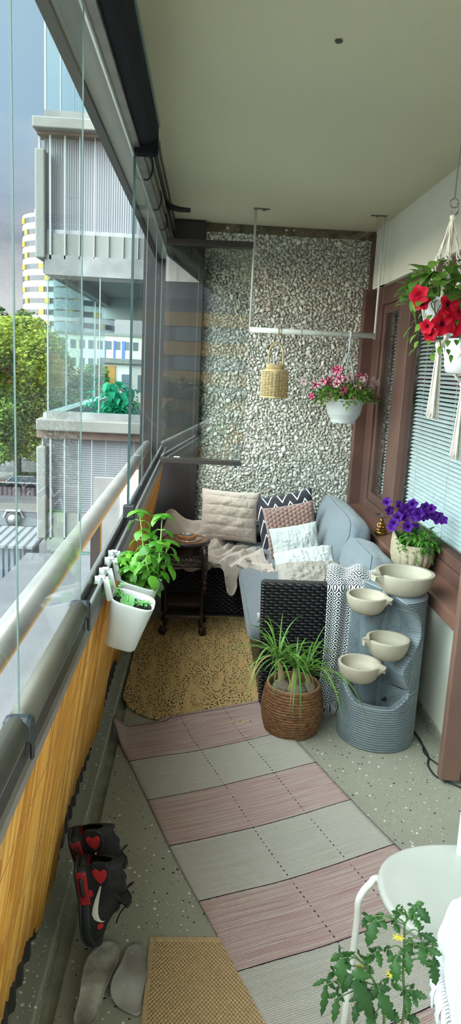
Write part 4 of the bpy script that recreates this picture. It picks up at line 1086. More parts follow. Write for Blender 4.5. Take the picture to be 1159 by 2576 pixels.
# ================================================================== carved stool and what lies on it
M_dwood = simple('dark_carved_wood', (.020, .010, .008), .35, 0, .4, 30, .4, 60, .006)
M_twood = simple('reddish_table_top_wood', (.17, .075, .032), .38, 0, .3, 10, .1, 40, .004, stretch=(1, 6, 1))
sc = Vector((-.078, 4.315, 0)); SH = .600
stl = thing('carved_stool', 'round dark carved wooden stool table with claw feet on the jute rug', 'stool', (sc.x, sc.y, .012))
m = MB(); m.lathe([(0, SH - .030), (.130, SH - .030), (.147, SH - .024), (.152, SH - .012), (.147, SH - .002), (.128, SH)], sc, 56); m.build('rim', M_dwood, stl, True)
m = MB(); m.lathe([(.136, SH - .004), (.134, SH + .001), (0, SH + .0015)], sc, 56); m.build('top_panel', M_twood, stl)
m = MB()
for k in range(72):
    a = 2 * PI * k / 72; m.ball((sc.x + .1475 * math.cos(a), sc.y + .1475 * math.sin(a), SH - .008), .0052, 7, 5)
m.build('beading', M_dwood, stl, True)
m = MB(); m.lathe([(.118, SH - .085), (.120, SH - .032), (.128, SH - .030)], sc, 48, cap=False); m.build('drum', M_dwood, stl, True)
LEG = [(-.112, -.105), (.112, -.105), (.112, .105), (-.112, .105)]
def apron(a, b):
    """pierced carved apron between two legs: scrolls, leaves and a lower lip"""
    a, b = Vector((sc.x + a[0], sc.y + a[1], 0)), Vector((sc.x + b[0], sc.y + b[1], 0)); d = b - a; L = d.length; d.normalize(); n = Vector((d.y, -d.x, 0))
    m = MB(); R = random.Random(3)
    for s in range(9):
        f = (s + .5) / 9; c = a + d * (L * f) + n * .004
        for sg in (1, -1):
            pts = [c + d * (.011 * math.cos(q) * (1 - q / 9)) * sg + Vector((0, 0, SH - .112 + sg * .014 + .011 * math.sin(q) * (1 - q / 9))) for q in np.linspace(0, 5.5, 12)]
            m.tube(pts, .0036, 6)
        m.leaf(c + Vector((0, 0, SH - .135)), d * (1 if s % 2 else -1) + Vector((0, 0, .6)), n, .024, .012, .4, .1, 3)
        m.ball(c + Vector((0, 0, SH - .094)), .006, 8, 6)
    m.bar(a + Vector((0, 0, SH - .150)), b + Vector((0, 0, SH - .150)), .010, .010); m.bar(a + Vector((0, 0, SH - .085)), b + Vector((0, 0, SH - .085)), .012, .010)
    m.build('carved_apron', M_dwood, stl, True)
for i in range(4): apron(LEG[i], LEG[(i + 1) % 4])
for lx, ly in LEG:
    q = Vector((sc.x + lx, sc.y + ly, 0)); ox, oy = math.copysign(1, lx), math.copysign(1, ly); m = MB()
    prof = [(.020, SH - .035), (.021, SH - .09), (.019, SH - .16), (.016, SH - .24), (.0125, SH - .32), (.012, .16), (.0135, .10), (.014, .07)]
    pts = [q + Vector((ox * .010 * (1 - abs(2 * (SH - z) / SH - .5)), oy * .010 * (1 - abs(2 * (SH - z) / SH - .5)), z)) for r, z in prof]
    m.tube(pts, [r for r, z in prof], 4)
    for z in (SH - .06, SH - .13, SH - .19, SH - .25, SH - .29):
        m.ball(q + Vector((ox * .015, oy * .015, z)), .011, 8, 6, (1, 1, 1.5))
        m.leaf(q + Vector((ox * .016, oy * .016, z - .01)), (ox * .4, oy * .4, -1), (ox, oy, 0), .03, .02, .3, .1, 3)
    lg = m.build('leg', M_dwood, stl, True)
    m = MB(); m.ball(q + Vector((ox * .006, oy * .006, .034)), .021, 12, 8, (1, 1, 1.0))
    for k in (-.7, 0, .7):
        dd = rz(k) @ Vector((ox, oy, 0)).normalized(); m.tube([q + Vector((0, 0, .062)), q + dd * .020 + Vector((0, 0, .055)), q + dd * .030 + Vector((0, 0, .030)), q + dd * .027 + Vector((0, 0, .0135))], [.010, .009, .008, .005], 7)
    m.build('claw_foot', M_dwood, lg, True)
m = MB()
for i in range(4):
    a, b = LEG[i], LEG[(i + 1) % 4]; m.bar((sc.x + a[0], sc.y + a[1], .125), (sc.x + b[0], sc.y + b[1], .125), .016, .020)
m.build('stretcher', simple('brown_stretcher_wood', (.060, .028, .018), .4, 0, .2), stl, bevel=.003)
m = MB(); m.box((sc.x - .105, sc.y - .1, .20), (sc.x + .105, sc.y + .1, .212)); m.build('lower_shelf', M_dwood, stl)

q = Vector((sc.x + .015, sc.y - .02, SH + .002))
m = MB(); m.lathe([(.080, 0), (.082, .003), (0, .004)], q, 26, fn=lambda a, z, i: .006 * math.sin(a * 3) * (i < 2)); tag(m.build('glass_coaster', simple('pinkish_clear_plate', (.36, .24, .19), .15, 0, coat=.5), smooth=True), 'thin pinkish clear coaster lying under the wood slice', 'coaster')
ws = thing('wood_slice', 'orange-brown wood slice dish on the carved stool', 'dish', q + Vector((-.012, 0, .004)))
c0 = q + Vector((-.012, 0, .0045)); m = MB(); m.lathe([(.054, 0), (.057, .004), (.057, .022), (.054, .026), (.046, .027), (.044, .020), (0, .018)], c0, 34, fn=lambda a, z, i: .0022 * math.sin(a * 4 + 1) if i < 4 else 0)
m.build('slice', simple('cut_birch_wood', (.36, .155, .055), .6, 0, .3, 30, .3, 60), ws, True)
m = MB(); m.lathe([(.044, .021), (0, .022)], c0, 30); m.build('painted_top', simple('turquoise_glaze', (.07, .20, .20), .15, 0, .6, 40), ws, True)
R = random.Random(8)
for k in range(9):
    a = R.uniform(0, 2 * PI); r_ = R.uniform(.005, .034); m = MB(); m.ball(c0 + Vector((r_ * math.cos(a), r_ * math.sin(a), .026)), R.uniform(.006, .009), 8, 6, (1, 1, .7))
    tag(m.build('pebble', simple('pale_stone', (.45, .50, .46), .4) if k == 0 else bpy.data.materials['pale_stone'], smooth=True), 'tiny pale or turquoise pebble lying in the wood slice dish', 'pebble', 'pebbles in the wood slice dish')

# ================================================================== white pots hooked on the rail
M_soil = simple('dark_potting_soil', (.022, .014, .010), .95, 0, .5, 90, 1.0, 120, .02)
M_basil = leaf_mat('basil_leaf', (.030, .135, .010), (.105, .30, .025), .38, .30)
M_stem = simple('pale_green_stem', (.20, .36, .08), .5)
M_pot = simple('white_pot_enamel', (.56, .59, .585), .30, 0, .02, 4)
def pot_shape(root, c, M, w, d, h):
    def ring(s, z, inset=0):
        out = []
        for k in range(48):
            a = 2 * PI * k / 48; pw = lambda x, e: math.copysign(abs(x) ** e, x)
            out.append(c + M @ Vector((pw(math.cos(a), .55) * (w / 2 * s - inset), pw(math.sin(a), .55) * (d / 2 * s - inset), z)))
        return out
    def loft(name, secs, mat, cap0=False, cap1=False):
        V = []; F = []
        for (s, z, i) in secs: V += ring(s, z, i)
        for j in range(len(secs) - 1): F += [(j * 48 + k, j * 48 + (k + 1) % 48, (j + 1) * 48 + (k + 1) % 48, (j + 1) * 48 + k) for k in range(48)]
        if cap0: F.append(tuple(range(47, -1, -1)))
        if cap1: F.append(tuple((len(secs) - 1) * 48 + k for k in range(48)))
        m = MB(); m.add(V, F); return m.build(name, mat, root, True)
    loft('pot', [(.0, -h, 0), (.70, -h, 0), (.735, -h + .004, 0), (.80, -h * .7, 0), (.90, -h * .35, 0), (.985, -.010, 0), (1.0, -.004, 0), (1.0, 0, 0), (.985, .001, .0015), (.97, -.004, .003), (.93, -.03, .003)], M_pot)
    loft('soil', [(.94, -.018, .003), (.6, -.012, 0), (.2, -.010, 0), (.0, -.010, 0)], M_soil)
def hooks(root, c, M, w, d, n=2):
    for s in ((-.30, .30) if n == 2 else (0,)):
        a = c + M @ Vector((-w / 2 + .002, s * d, -.010)); i_ = Vector((-.252, a.y, TZ - .004))
        m = MB(); m.bar(a, i_, .018, .004); m.bar(i_, Vector((-.272, a.y, TZ - .003)), .018, .004); m.bar(Vector((-.271, a.y, TZ - .002)), Vector((-.272, a.y, TZ - .026)), .018, .004)
        m.build('hook', M_pot, root, bevel=.002)
MP = ry(math.radians(15)) @ rz(math.radians(0))
c1 = Vector((-.176, 1.93, 1.004))
pf = thing('hanging_pot', 'white pot of nasturtium and pepper seedlings hooked on the rail, nearest the viewer', 'plant pot', (c1.x, c1.y, c1.z - .13), 'white pots on the rail')
pot_shape(pf, c1, MP, .125, .135, .138); hooks(pf, c1, MP, .125, .135)
c2 = Vector((-.176, 2.125, 1.000))
pr = thing('hanging_pot', 'white pot with tall bushy basil hooked on the rail behind the seedling pot', 'plant pot', (c2.x, c2.y, c2.z - .13), 'white pots on the rail')
pot_shape(pr, c2, MP, .125, .135, .138); hooks(pr, c2, MP, .125, .135)
m = MB(); m.lathe([(.044, -.012), (.049, .006), (.046, .006), (.044, -.004)], c2 + Vector((.004, 0, -.012)), 24, M=MP); m.build('terracotta_rim', simple('terracotta_plastic', (.28, .07, .04), .5), pr, True)
# basil: stems with opposite leaf pairs
R = random.Random(21); lf = MB(); sm = MB()
def basil_stem(pts, r0, start=.15, size=1.0, step=.032):
    P = smooth_path(pts, 8); n = len(P); sm.tube(P, [r0 * (1 - .55 * i / n) for i in range(n)], 6)
    L = 0; nxt = start * .1; ang = R.uniform(0, PI); tot = sum((P[i + 1] - P[i]).length for i in range(n - 1))
    for i in range(n - 1):
        L += (P[i + 1] - P[i]).length
        if L >= nxt:
            nxt += step; f = L / tot; t_ = (P[i + 1] - P[i]).normalized(); ang += PI / 2 + R.uniform(-.3, .3)
            for s in (0, PI):
                d = Vector((math.cos(ang + s), math.sin(ang + s), R.uniform(-.05, .35))); l_ = size * R.uniform(.036, .056) * (1 - .25 * f)
                b0 = P[i]; b1 = b0 + d * .016; sm.tube([b0, b1], [.0014, .0011], 5)
                lf.leaf(b1, d, t_, l_, l_ * R.uniform(.60, .72), R.uniform(.8, 1.7), -.14, 7)
                if R.random() < .6:
                    d2 = (d + Vector((R.uniform(-.5, .5), R.uniform(-.5, .5), .5))); lf.leaf(b0, d2, t_, l_ * .55, l_ * .36, .8, -.10, 5)
    for k in range(6):
        a = ang + k * PI / 3; lf.leaf(P[-1], (math.cos(a), math.sin(a), .5 - .1 * (k % 2)), (0, 0, 1), size * R.uniform(.026, .048), size * .026, .9, -.1, 5)
b = lambda u, v, Y: py(u, v, Y)
root = c2 + Vector((0, 0, -.015))
basil_stem([root, b(362, 1415, 2.14), b(358, 1350, 2.15), b(350, 1285, 2.16)], .0032)
basil_stem([root + Vector((.01, 0, 0)), b(395, 1430, 2.10), b(403, 1370, 2.10), b(408, 1295, 2.10)], .0034)
basil_stem([root + Vector((.0, .01, 0)), b(380, 1440, 2.16), b(378, 1395, 2.17), b(376, 1345, 2.18)], .003)
basil_stem([root + Vector((.01, -.01, 0)), b(372, 1440, 2.06), b(368, 1400, 2.06), b(392, 1365, 2.06)], .003)
basil_stem([root, b(400, 1450, 2.12), b(415, 1420, 2.11), b(420, 1360, 2.13)], .003)
for k in range(14):
    a = R.uniform(0, 2 * PI); e = root + Vector((math.cos(a) * R.uniform(.03, .075), math.sin(a) * R.uniform(.03, .08), R.uniform(.055, .105)))
    basil_stem([root + Vector((R.uniform(-.02, .02), R.uniform(-.02, .02), 0)), (root + e) / 2 + Vector((0, 0, .02)), e], .002, .1, .85, .028)
for k in range(12):
    a = R.uniform(PI * .8, PI * 1.7); e = root + Vector((math.cos(a) * R.uniform(.03, .07), math.sin(a) * R.uniform(.03, .08), R.uniform(.05, .09)))
    basil_stem([root, (root + e) / 2 + Vector((0, 0, .02)), e], .002, .1, .8, .026)
lf.build('basil_leaves', M_basil, pr, True); sm.build('basil_stems', M_stem, pr, True)
# seedlings in the near pot
M_nast = leaf_mat('nasturtium_leaf', (.10, .33, .10), (.20, .46, .16), .45, .3)
sd = MB(); sl = MB(); top = c1 + Vector((0, 0, -.012))
def round_leaf(c, n, r):
    n = Vector(n).normalized(); a = n.orthogonal().normalized(); b_ = n.cross(a); V = [Vector(c) - n * .003]; 
    for k in range(18): q = 2 * PI * k / 18; rr = r * (1 + .07 * math.sin(q * 5)); V.append(Vector(c) + a * (rr * math.cos(q)) + b_ * (rr * math.sin(q)) + n * .002 * math.sin(q * 3))
    sl.add(V, [(0, 1 + k, 1 + (k + 1) % 18) for k in range(18)])
for (e, r_) in ((py(258, 1474, 1.90), .027), (py(321, 1512, 1.90), .020), (py(300, 1492, 1.93), .012)):
    s0 = top + Vector((R.uniform(-.04, -.01), R.uniform(-.02, .02), 0)); sd.tube(smooth_path([s0, s0 * .5 + e * .5 + Vector((0, 0, .02)), e], 6), .0014, 6); round_leaf(e, (.15, -.8, .55), r_)
for (u, v) in ((352, 1520), (363, 1522)):
    e = py(u, v, 1.92); sd.tube([e - Vector((0, 0, .02)), e + Vector((0, 0, .01))], .0013, 5)
    for k in range(7): a = k * 1.0; sl.leaf(e, (math.cos(a), math.sin(a), .7), (0, 0, 1), .030, .010, .5, .1, 4)
for k in range(5): a = k * 1.3; sl.leaf(py(300, 1470 + k * 6, 1.93), (math.cos(a), math.sin(a), .3), (0, 0, 1), .022, .014, .5, .1, 4)
sd.build('seedling_stems', M_stem, pf, True); sl.build('seedling_leaves', M_nast, pf, True)

# ================================================================== ponytail palm in a woven basket
pc = Vector((.470, 3.085, 0)); BH = .225
pb = thing('potted_ponytail_palm', 'ponytail palm with long arching leaves in a round brown woven basket', 'potted plant', pc)
t = NT('seagrass_braid'); co = t.coord('Object')
gi = t.noise(t.coord('Object', (1, 1, 3)), 45, 3)
t.bsdf(t.ramp(gi, [(.3, (.075, .030, .012)), (.55, (.19, .085, .035)), (.8, (.30, .16, .075))]), .6, 0, t.bump(t.noise(co, 160, 3), .4, .004), .3); M_seag = t.m
def brad(z): f = z / BH; return .108 + .036 * math.sin(PI * (.12 + .72 * f)) - .004 * f
rows = 17; prof = []
for i in range(rows * 8 + 1): z = BH * i / (rows * 8); prof.append((brad(z), z + .003))
def braid(a, z, i):
    row = (i - .01) // 8; ph = (i % 8) / 8
    return .0052 * abs(math.sin(PI * i / 8)) ** .7 * (.55 + .45 * abs(math.sin(a * 23 + row * 1.9 + ph * 2.2)))
m = MB(); m.lathe(prof + [(brad(BH) - .010, BH + .002), (brad(BH) - .014, BH - .03), (brad(BH) - .014, BH - .06)], pc, 220, fn=lambda a, z, i: braid(a, z, i) if i <= rows * 8 else 0)
m.build('basket', M_seag, pb, True)
m = MB(); m.tube([(pc.x + (brad(BH) - .002) * math.cos(a), pc.y + (brad(BH) - .002) * math.sin(a), BH + .004 + .0015 * math.sin(a * 40)) for a in np.linspace(0, 2 * PI, 120)], .0055, 8); m.build('basket_rim', simple('pale_seagrass_rim', (.27, .155, .075), .6, 0, .3, 60), pb, True)
m = MB(); m.lathe([(brad(BH) - .016, BH - .045), (0, BH - .038)], pc, 30); m.build('soil', M_soil, pb)
M_bulb = simple('cracked_grey_bulb', (.22, .18, .135), .85, 0, .35, 40, .9, 50, .01); M_ptrunk = simple('straw_coloured_trunk', (.42, .33, .17), .7, 0, .25, 30, .5, 60)
for (bx, by, r_, sx_) in ((-.055, -.005, .044, 0), (.012, -.040, .048, 1), (.068, -.012, .040, 2)):
    m = MB(); cc = pc + Vector((bx, by, BH - .02)); m.ball(cc, r_, 24, 16, (1, 1, .95), fn=lambda p: 1 + .05 * nz(p.x * 60, p.y * 60, p.z * 60)); m.build('bulb', M_bulb, pb, True)
crowns = []
for (a, b_, w0) in ((pc + Vector((-.055, -.005, BH)), py(698, 1655, 3.08), .013), (pc + Vector((-.012, -.045, BH)), py(742, 1680, 3.03), .016), (pc + Vector((.068, -.012, BH)), py(768, 1690, 3.07), .011)):
    m = MB(); m.tube(smooth_path([a - Vector((0, 0, .02)), a * .5 + b_ * .5 + Vector((.004, 0, .0)), b_], 5), [w0 * (1.5 - .9 * i / 10) for i in range(11)], 12); m.build('stem', M_ptrunk, pb, True); crowns.append(b_)
lv = MB(); R = random.Random(15)
def strap(base, az, el, L, w, sag):
    d = Vector((math.cos(az) * math.cos(el), math.sin(az) * math.cos(el), math.sin(el))); pts = [Vector(base)]; n = 14; v = d.copy()
    for i in range(n):
        v = (v + Vector((0, 0, -sag * (.5 + i / n)))).normalized(); q = pts[-1] + v * (L / n)
        if q.z < .012: q.z = .012; v.z = abs(v.z) * .1
        dc = math.hypot(q.x - pc.x, q.y - pc.y)
        if q.z < BH + .005 and dc < .158: k = .160 / max(dc, .02); q.x = pc.x + (q.x - pc.x) * k; q.y = pc.y + (q.y - pc.y) * k
        if q.y > 3.235 and q.z < .66: q.y = 3.235
        fx, fy = q.x - .865, q.y - 3.05; fd = math.hypot(fx, fy)
        if fd < .185: k = .186 / max(fd, .02); q.x = .865 + fx * k; q.y = 3.05 + fy * k
        pts.append(q)
    V = []; F = []; side = Vector((-math.sin(az), math.cos(az), 0))
    for i, q in enumerate(pts):
        t_ = i / n; ww = w * (.75 + .5 * math.sin(PI * min(1, t_ * 1.3))) * (1 - t_ ** 4) * .5 + .0003; V += [q - side * ww, q + Vector((0, 0, -.25 * ww)), q + side * ww]
    for i in range(n): k = i * 3; F += [(k, k + 1, k + 4, k + 3), (k + 1, k + 2, k + 5, k + 4)]
    lv.add(V, F)
for ci, c in enumerate(crowns):
    for k in range(30):
        strap(c + Vector((R.uniform(-.006, .006), R.uniform(-.006, .006), R.uniform(-.012, .006))), R.uniform(0, 2 * PI), R.uniform(.35, 1.35), R.uniform(.16, .34), R.uniform(.004, .0072), R.uniform(.09, .20))
for az, el, L, sg in ((-2.0, .9, .50, .2), (-1.3, .8, .52, .2), (-.9, .7, .50, .2), (-.6, .5, .55, .17), (-.3, .8, .52, .22), (-1.6, .75, .42, .25), (3.3, .8, .42, .2), (3.8, .9, .46, .2)):
    strap(crowns[R.randrange(3)], az, el, L, .0065, sg)
lv.build('leaves', leaf_mat('ponytail_leaf', (.055, .17, .025), (.20, .38, .07), .35, .25), pb, True)
lv = MB()
strap(crowns[2], -.15, .5, .40, .005, .26); strap(crowns[0], -2.4, .7, .30, .005, .3); strap(crowns[1], -1.8, .3, .22, .004, .25)
lv.build('dry_leaves', simple('dry_straw_leaf', (.40, .27, .11), .7), pb, True)

# ================================================================== cascading bowl fountain
fc = Vector((.862, 3.050, 0)); FR = .178
ft = thing('cascade_fountain', 'tall blue-grey ribbed fountain column with four pale cascading bowls', 'fountain', fc)
t = NT('blue_grey_stoneware'); co = t.coord('Object'); gi = t.n('ShaderNodeNewGeometry')
base = t.ramp(t.noise(co, 9, 5, .6), [(.25, (.060, .078, .088)), (.75, (.115, .142, .155))])
spk = t.math('GREATER_THAN', t.noise(co, 260, 3, .6), .58)
edge = t.ramp(gi.outputs['Pointiness'], [(.50, (0, 0, 0)), (.56, (1, 1, 1))])
c = t.mix(t.math('MULTIPLY', spk, .35), base, (.28, .32, .34)); c = t.mix(t.math('MULTIPLY', edge, .55), c, (.34, .38, .40))
t.bsdf(c, .55, 0, t.bump(t.noise(co, 150, 4), .35, .004), .35); M_stone = t.m
FH = .70; FACE = math.radians(-110)     # the open side looks towards the viewer and the rail
NA, nA, nB, nC = 340, 150, 26, 300
def ad(a): d = (a - FACE + PI) % (2 * PI) - PI; return d
def zrim(d): return .205 + .11 * sstep(.35, 1.6, -d) + .06 * sstep(.4, 1.1, d)
_re = np.interp(np.linspace(0, .8, 161), (.0, .2, .27, .33, .39, .46, .53, .60, .65, .675, .70, .8), (.95, .95, .92, .72, .60, .92, 1.22, 1.12, .88, .72, .46, .42))
_re = np.convolve(np.pad(_re, 5, 'edge'), np.ones(11) / 11, 'valid')
def right_edge(z): return float(np.interp(z, np.linspace(0, .8, 161), _re))
def mask(d, z):
    L = -1.80 - .45 * sstep(.585, .61, z)
    return sstep(L - .10, L + .06, d) * (1 - sstep(right_edge(z) - .018, right_edge(z) + .018, d))
def ribbed(z): return FR - .0045 * (1 - abs(math.sin(PI * z / .0112)) ** .7)
def recess(d, z):
    side = sstep(.2, 1.3, -d) + .75 * sstep(.55, 1.3, d)
    low = .020 + .080 * side + .008 * sstep(.3, .45, z)
    high = .022 + .03 * sstep(.2, .8, d)
    return low + (high - low) * sstep(.585, .610, z) * (1 - sstep(-.15, .15, d))
V = []; 
for i in range(NA):
    a = 2 * PI * i / NA; d = ad(a); zr = zrim(d); ca, sa = math.cos(a), math.sin(a); col = []
    for j in range(nA + 1): z = zr * j / nA; col.append((ribbed(z), z))
    w = mask(d, zr + .02)
    for j in range(1, nB + 1):
        f = j / nB; rin = ribbed(zr) * (1 - w) + recess(d, zr) * w; r_ = ribbed(zr) + (rin - ribbed(zr)) * f
        z = zr + .008 * min(1, f / .15) - w * .095 * sstep(.15, .62, f)
        col.append((r_, z))
    for j in range(1, nC + 1):
        f = j / nC; zlo = zr + .008 - w * .095; z = zlo + (FH - zlo) * f; mk = mask(d, z); w2 = mk + (w - mk) * sstep(.05, 0, z - zr); col.append((ribbed(z) * (1 - w2) + recess(d, z) * w2, z))
    V.append(col)
n = nA + nB + nC + 1
vs = [(fc.x + r_ * math.cos(2 * PI * i / NA), fc.y + r_ * math.sin(2 * PI * i / NA), z + .002) for j in range(n) for i in range(NA) for (r_, z) in [V[i][j]]]
F = [(j * NA + i, j * NA + (i + 1) % NA, (j + 1) * NA + (i + 1) % NA, (j + 1) * NA + i) for j in range(n - 1) for i in range(NA)]
vs.append((fc.x, fc.y, FH + .004)); k0 = (n - 1) * NA; F += [(k0 + i, k0 + (i + 1) % NA, len(vs) - 1) for i in range(NA)]
m = MB(); m.add(vs, F); m.build('column', M_stone, ft, True)
M_bowl = simple('pale_sandstone_bowl', (.35, .305, .232), .65, 0, .07, 12, .3, 140, .003)
def bowl(c, R_, H, spout, label=None):
    """deep round bowl whose rim draws out into a squared pouring lip with a channel"""
    seg = 200; V = []
    outer = [(.0, -H), (.30, -H), (.55, -H * .95), (.70, -H * .85), (.82, -H * .70), (.92, -H * .47), (.98, -H * .24), (1.0, -H * .06), (1.0, -.002), (.985, 0), (.87, 0), (.855, -.003), (.82, -H * .22), (.72, -H * .40), (.55, -H * .48), (.2, -H * .50), (0, -H * .50)]
    for (r_, z) in outer:
        for k in range(seg):
            a = 2 * PI * k / seg; d = (a - spout + PI) % (2 * PI) - PI; q = 1 - sstep(.19, .27, abs(d)); ch = 1 - sstep(.115, .135, abs(d)); zz = z; rr = R_ * r_
            if r_ > .6 and z > -H * .5 and not (r_ < .88 and z < -.002):
                up = sstep(-H * .5, -H * .05, z); rr *= 1 + .22 * q * up
            if r_ >= .855 and z > -.004: zz -= .24 * H * ch + .06 * H * q
            V.append((c.x + rr * math.cos(a), c.y + rr * math.sin(a), c.z + zz))
    nn = len(outer); F = [(i * seg + k, i * seg + (k + 1) % seg, (i + 1) * seg + (k + 1) % seg, (i + 1) * seg + k) for i in range(nn - 1) for k in range(seg)]
    m = MB(); m.add(V, F); o = m.build('bowl', M_bowl, ft, True); e = o.modifiers.new('edges', 'EDGE_SPLIT'); e.split_angle = math.radians(38)
bowl(Vector((.925, 3.03, .803)), .132, .105, math.radians(197))
bowl(Vector((.757, 2.995, .702)), .092, .085, math.radians(-27))
bowl(py(976, 1604, 2.905), .094, .095, math.radians(190))
bowl(Vector((.735, 2.935, .408)), .096, .088, math.radians(-27))
m = MB(); q = fc + Vector((math.cos(FACE) * .10, math.sin(FACE) * .10, .205)); e = py(965, 1758, 2.985); m.ball(e, .012, 14, 10, (1, .35, 1)); m.build('drain_hole', M_black, ft, True)
m = MB()
for q in (py(976, 1604, 2.905) + Vector((.02, 0, -.046)), Vector((.735, 2.935, .366))): m.lathe([(.006, 0), (.006, .006), (0, .007)], q, 10)
m.build('nozzle', M_black, ft)
m = MB(); m.tube(smooth_path([(1.03, 3.12, .03), (1.055, 3.0, .012), (1.06, 2.86, .006), (1.035, 2.78, .006), (1.04, 2.70, .006), (1.07, 2.665, .006), (1.14, 2.60, .006)], 8), .004, 8)
m.tube(smooth_path([(1.035, 3.12, .03), (1.065, 2.98, .006), (1.05, 2.88, .006), (1.075, 2.80, .006), (1.12, 2.72, .006), (1.142, 2.68, .006)], 8), .0035, 8)
tag(m.build('power_cord', M_black, smooth=True), 'thin black power cord on the floor beside the fountain', 'cord')

# ================================================================== hanging rail and what hangs from it
RY = 4.70
M_railw = simple('white_rail_paint', (.66, .67, .62), .4, 0, .05, 8)
rail = thing('hanging_rail', 'white painted pipe rail hung from the ceiling in front of the pebble wall', 'rail', (.66, RY, 1.9))
A, B = py(628, 829, RY), py(942, 841, RY); B.z = A.z
m = MB(); m.tube([A, B], .017, 18); m.build('crossbar', M_railw, rail, True)
tL, tR = pz(641, 531, CZ), pz(976, 546, CZ)
for a, b_, nm in ((A, Vector((A.x + .0, RY, CZ)), 'left'), (B, Vector((B.x, RY, CZ)), 'right')):
    m = MB(); m.tube([a - Vector((0, 0, .02)), b_], .0072, 12); m.build('upright', M_railw, rail, True)
    m = MB(); s = 1 if nm == 'left' else -1; m.obox(b_ + Vector((.035 * s, 0, -.003)), (.10, .022, .005)); m.ball(b_ + Vector((.05 * s, 0, -.008)), .009, 10, 6); m.build('mounting_plate', M_aludark, rail)
R = random.Random(6); M_twine = simple('jute_twine', (.36, .26, .15), .8)
tw = thing('garden_twine', 'thin dry twine strands at the right ceiling corner', 'twine', (B.x, RY, CZ - .02))
for k in range(5):
    p0 = Vector((B.x - .02, RY, CZ - .01)); m = MB(); m.tube(smooth_path([p0, p0 + Vector((R.uniform(-.12, .0), R.uniform(.05, .25), -R.uniform(.02, .08))), p0 + Vector((R.uniform(-.2, -.06), .5, -R.uniform(.05, .12)))], 6), .0012, 4); m.build('strand', M_twine, tw)
for k in range(4):
    p0 = Vector((A.x + .2 + k * .13, RY, A.z)); m = MB(); m.tube([p0 + Vector((.001, .019 * math.cos(a), .019 * math.sin(a))) for a in np.linspace(0, 2 * PI, 14)], .0014, 4)
    tag(m.build('twine_loop', M_twine), 'thin twine loop tied round the white hanging rail', 'twine', 'twine loops on the hanging rail')

# woven lantern
M_rat = simple('natural_rattan', (.58, .41, .20), .55, 0, .25, 60, .3, 150)
lx = py(690, 960, RY).x; zb_ = py(688, 999, RY).z; zt_ = py(688, 933, RY).z; zn = py(688, 917, RY).z; zh = py(690, 868, RY).z
lan = thing('woven_lantern', 'natural rattan lantern hanging by its hoop from the white rail', 'lantern', (lx, RY, zb_))
def hexr(a, r): return r * (1 / max(.86, math.cos(((a + PI / 6) % (PI / 3)) - PI / 6)) * .55 + .45)
HW = .086
m = MB(); nr = 17
for i in range(nr):
    z = zb_ + .006 + (zt_ - zb_ - .01) * i / (nr - 1)
    for s in (0, 1):
        pts = []
        for k in range(97):
            a = 2 * PI * k / 96; r_ = hexr(a, HW) + .0025 * math.cos(a * 24 + PI * (i + s)) ; pts.append((lx + r_ * math.cos(a), RY + r_ * math.sin(a), z + .0022 * math.sin(a * 24 + PI * (i + s))))
        m.tube(pts, .0024, 4, False)
m.build('weave', M_rat, lan, True)
m = MB()
for k in range(24):
    a = 2 * PI * (k + .5) / 24; r_ = hexr(a, HW); m.tube([(lx + r_ * math.cos(a), RY + r_ * math.sin(a), zb_), (lx + r_ * math.cos(a), RY + r_ * math.sin(a), zt_)], .0026, 5)
m.build('ribs', M_rat, lan, True)
m = MB()
for z, r_ in ((zt_, HW), (zb_, HW)): m.tube([(lx + hexr(a, r_) * math.cos(a), RY + hexr(a, r_) * math.sin(a), z) for a in np.linspace(0, 2 * PI, 49)], .005, 7, False)
m.lathe([(HW * .98, zt_), (.060, zt_ + .012), (.055, zt_ + .014)], (lx, RY, 0), 40, cap=False)
for k in range(64):
    a = 2 * PI * k / 64; m.tube([(lx + .056 * math.cos(a), RY + .056 * math.sin(a), zt_ + .008), (lx + .057 * math.cos(a + .06), RY + .057 * math.sin(a + .06), zn)], .0028, 5)
m.build('neck', M_rat, lan, True)
m = MB(); m.lathe([(.045, zb_ + .004), (.048, zb_ + .12), (.040, zb_ + .15)], (lx, RY, 0), 28, cap=False); m.build('candle_glass', thin_glass('candle_glass', (.8, .85, .8)), lan, True)
m = MB(); m.lathe([(HW * .9, zb_ + .002), (0, zb_ + .003)], (lx, RY, 0), 24); m.build('base_disc', M_rat, lan)
m = MB(); hp = [(lx - .046, RY, zn - .03), (lx - .046, RY, zn + .06), (lx - .040, RY, zn + .10), (lx - .022, RY, zn + .128), (lx, RY, zn + .137), (lx + .022, RY, zn + .128), (lx + .040, RY, zn + .10), (lx + .046, RY, zn + .06), (lx + .046, RY, zn - .03)]
m.tube(smooth_path(hp, 5), .0048, 8)
zz = A.z + .017; pts = []
for k in range(30): pts.append((lx + .004 + .0025 * math.sin(k * 2.0), RY + .0025 * math.cos(k * 2.0), zn + .135 + (zz - zn - .135) * k / 29))
m.tube(pts, .0032, 5); m.tube([(lx + .005, RY + .0195 * math.cos(a), A.z + .0195 * math.sin(a)) for a in np.linspace(0, 2 * PI, 20)], .003, 5)
m.build('hoop_handle', M_rat, lan, True)

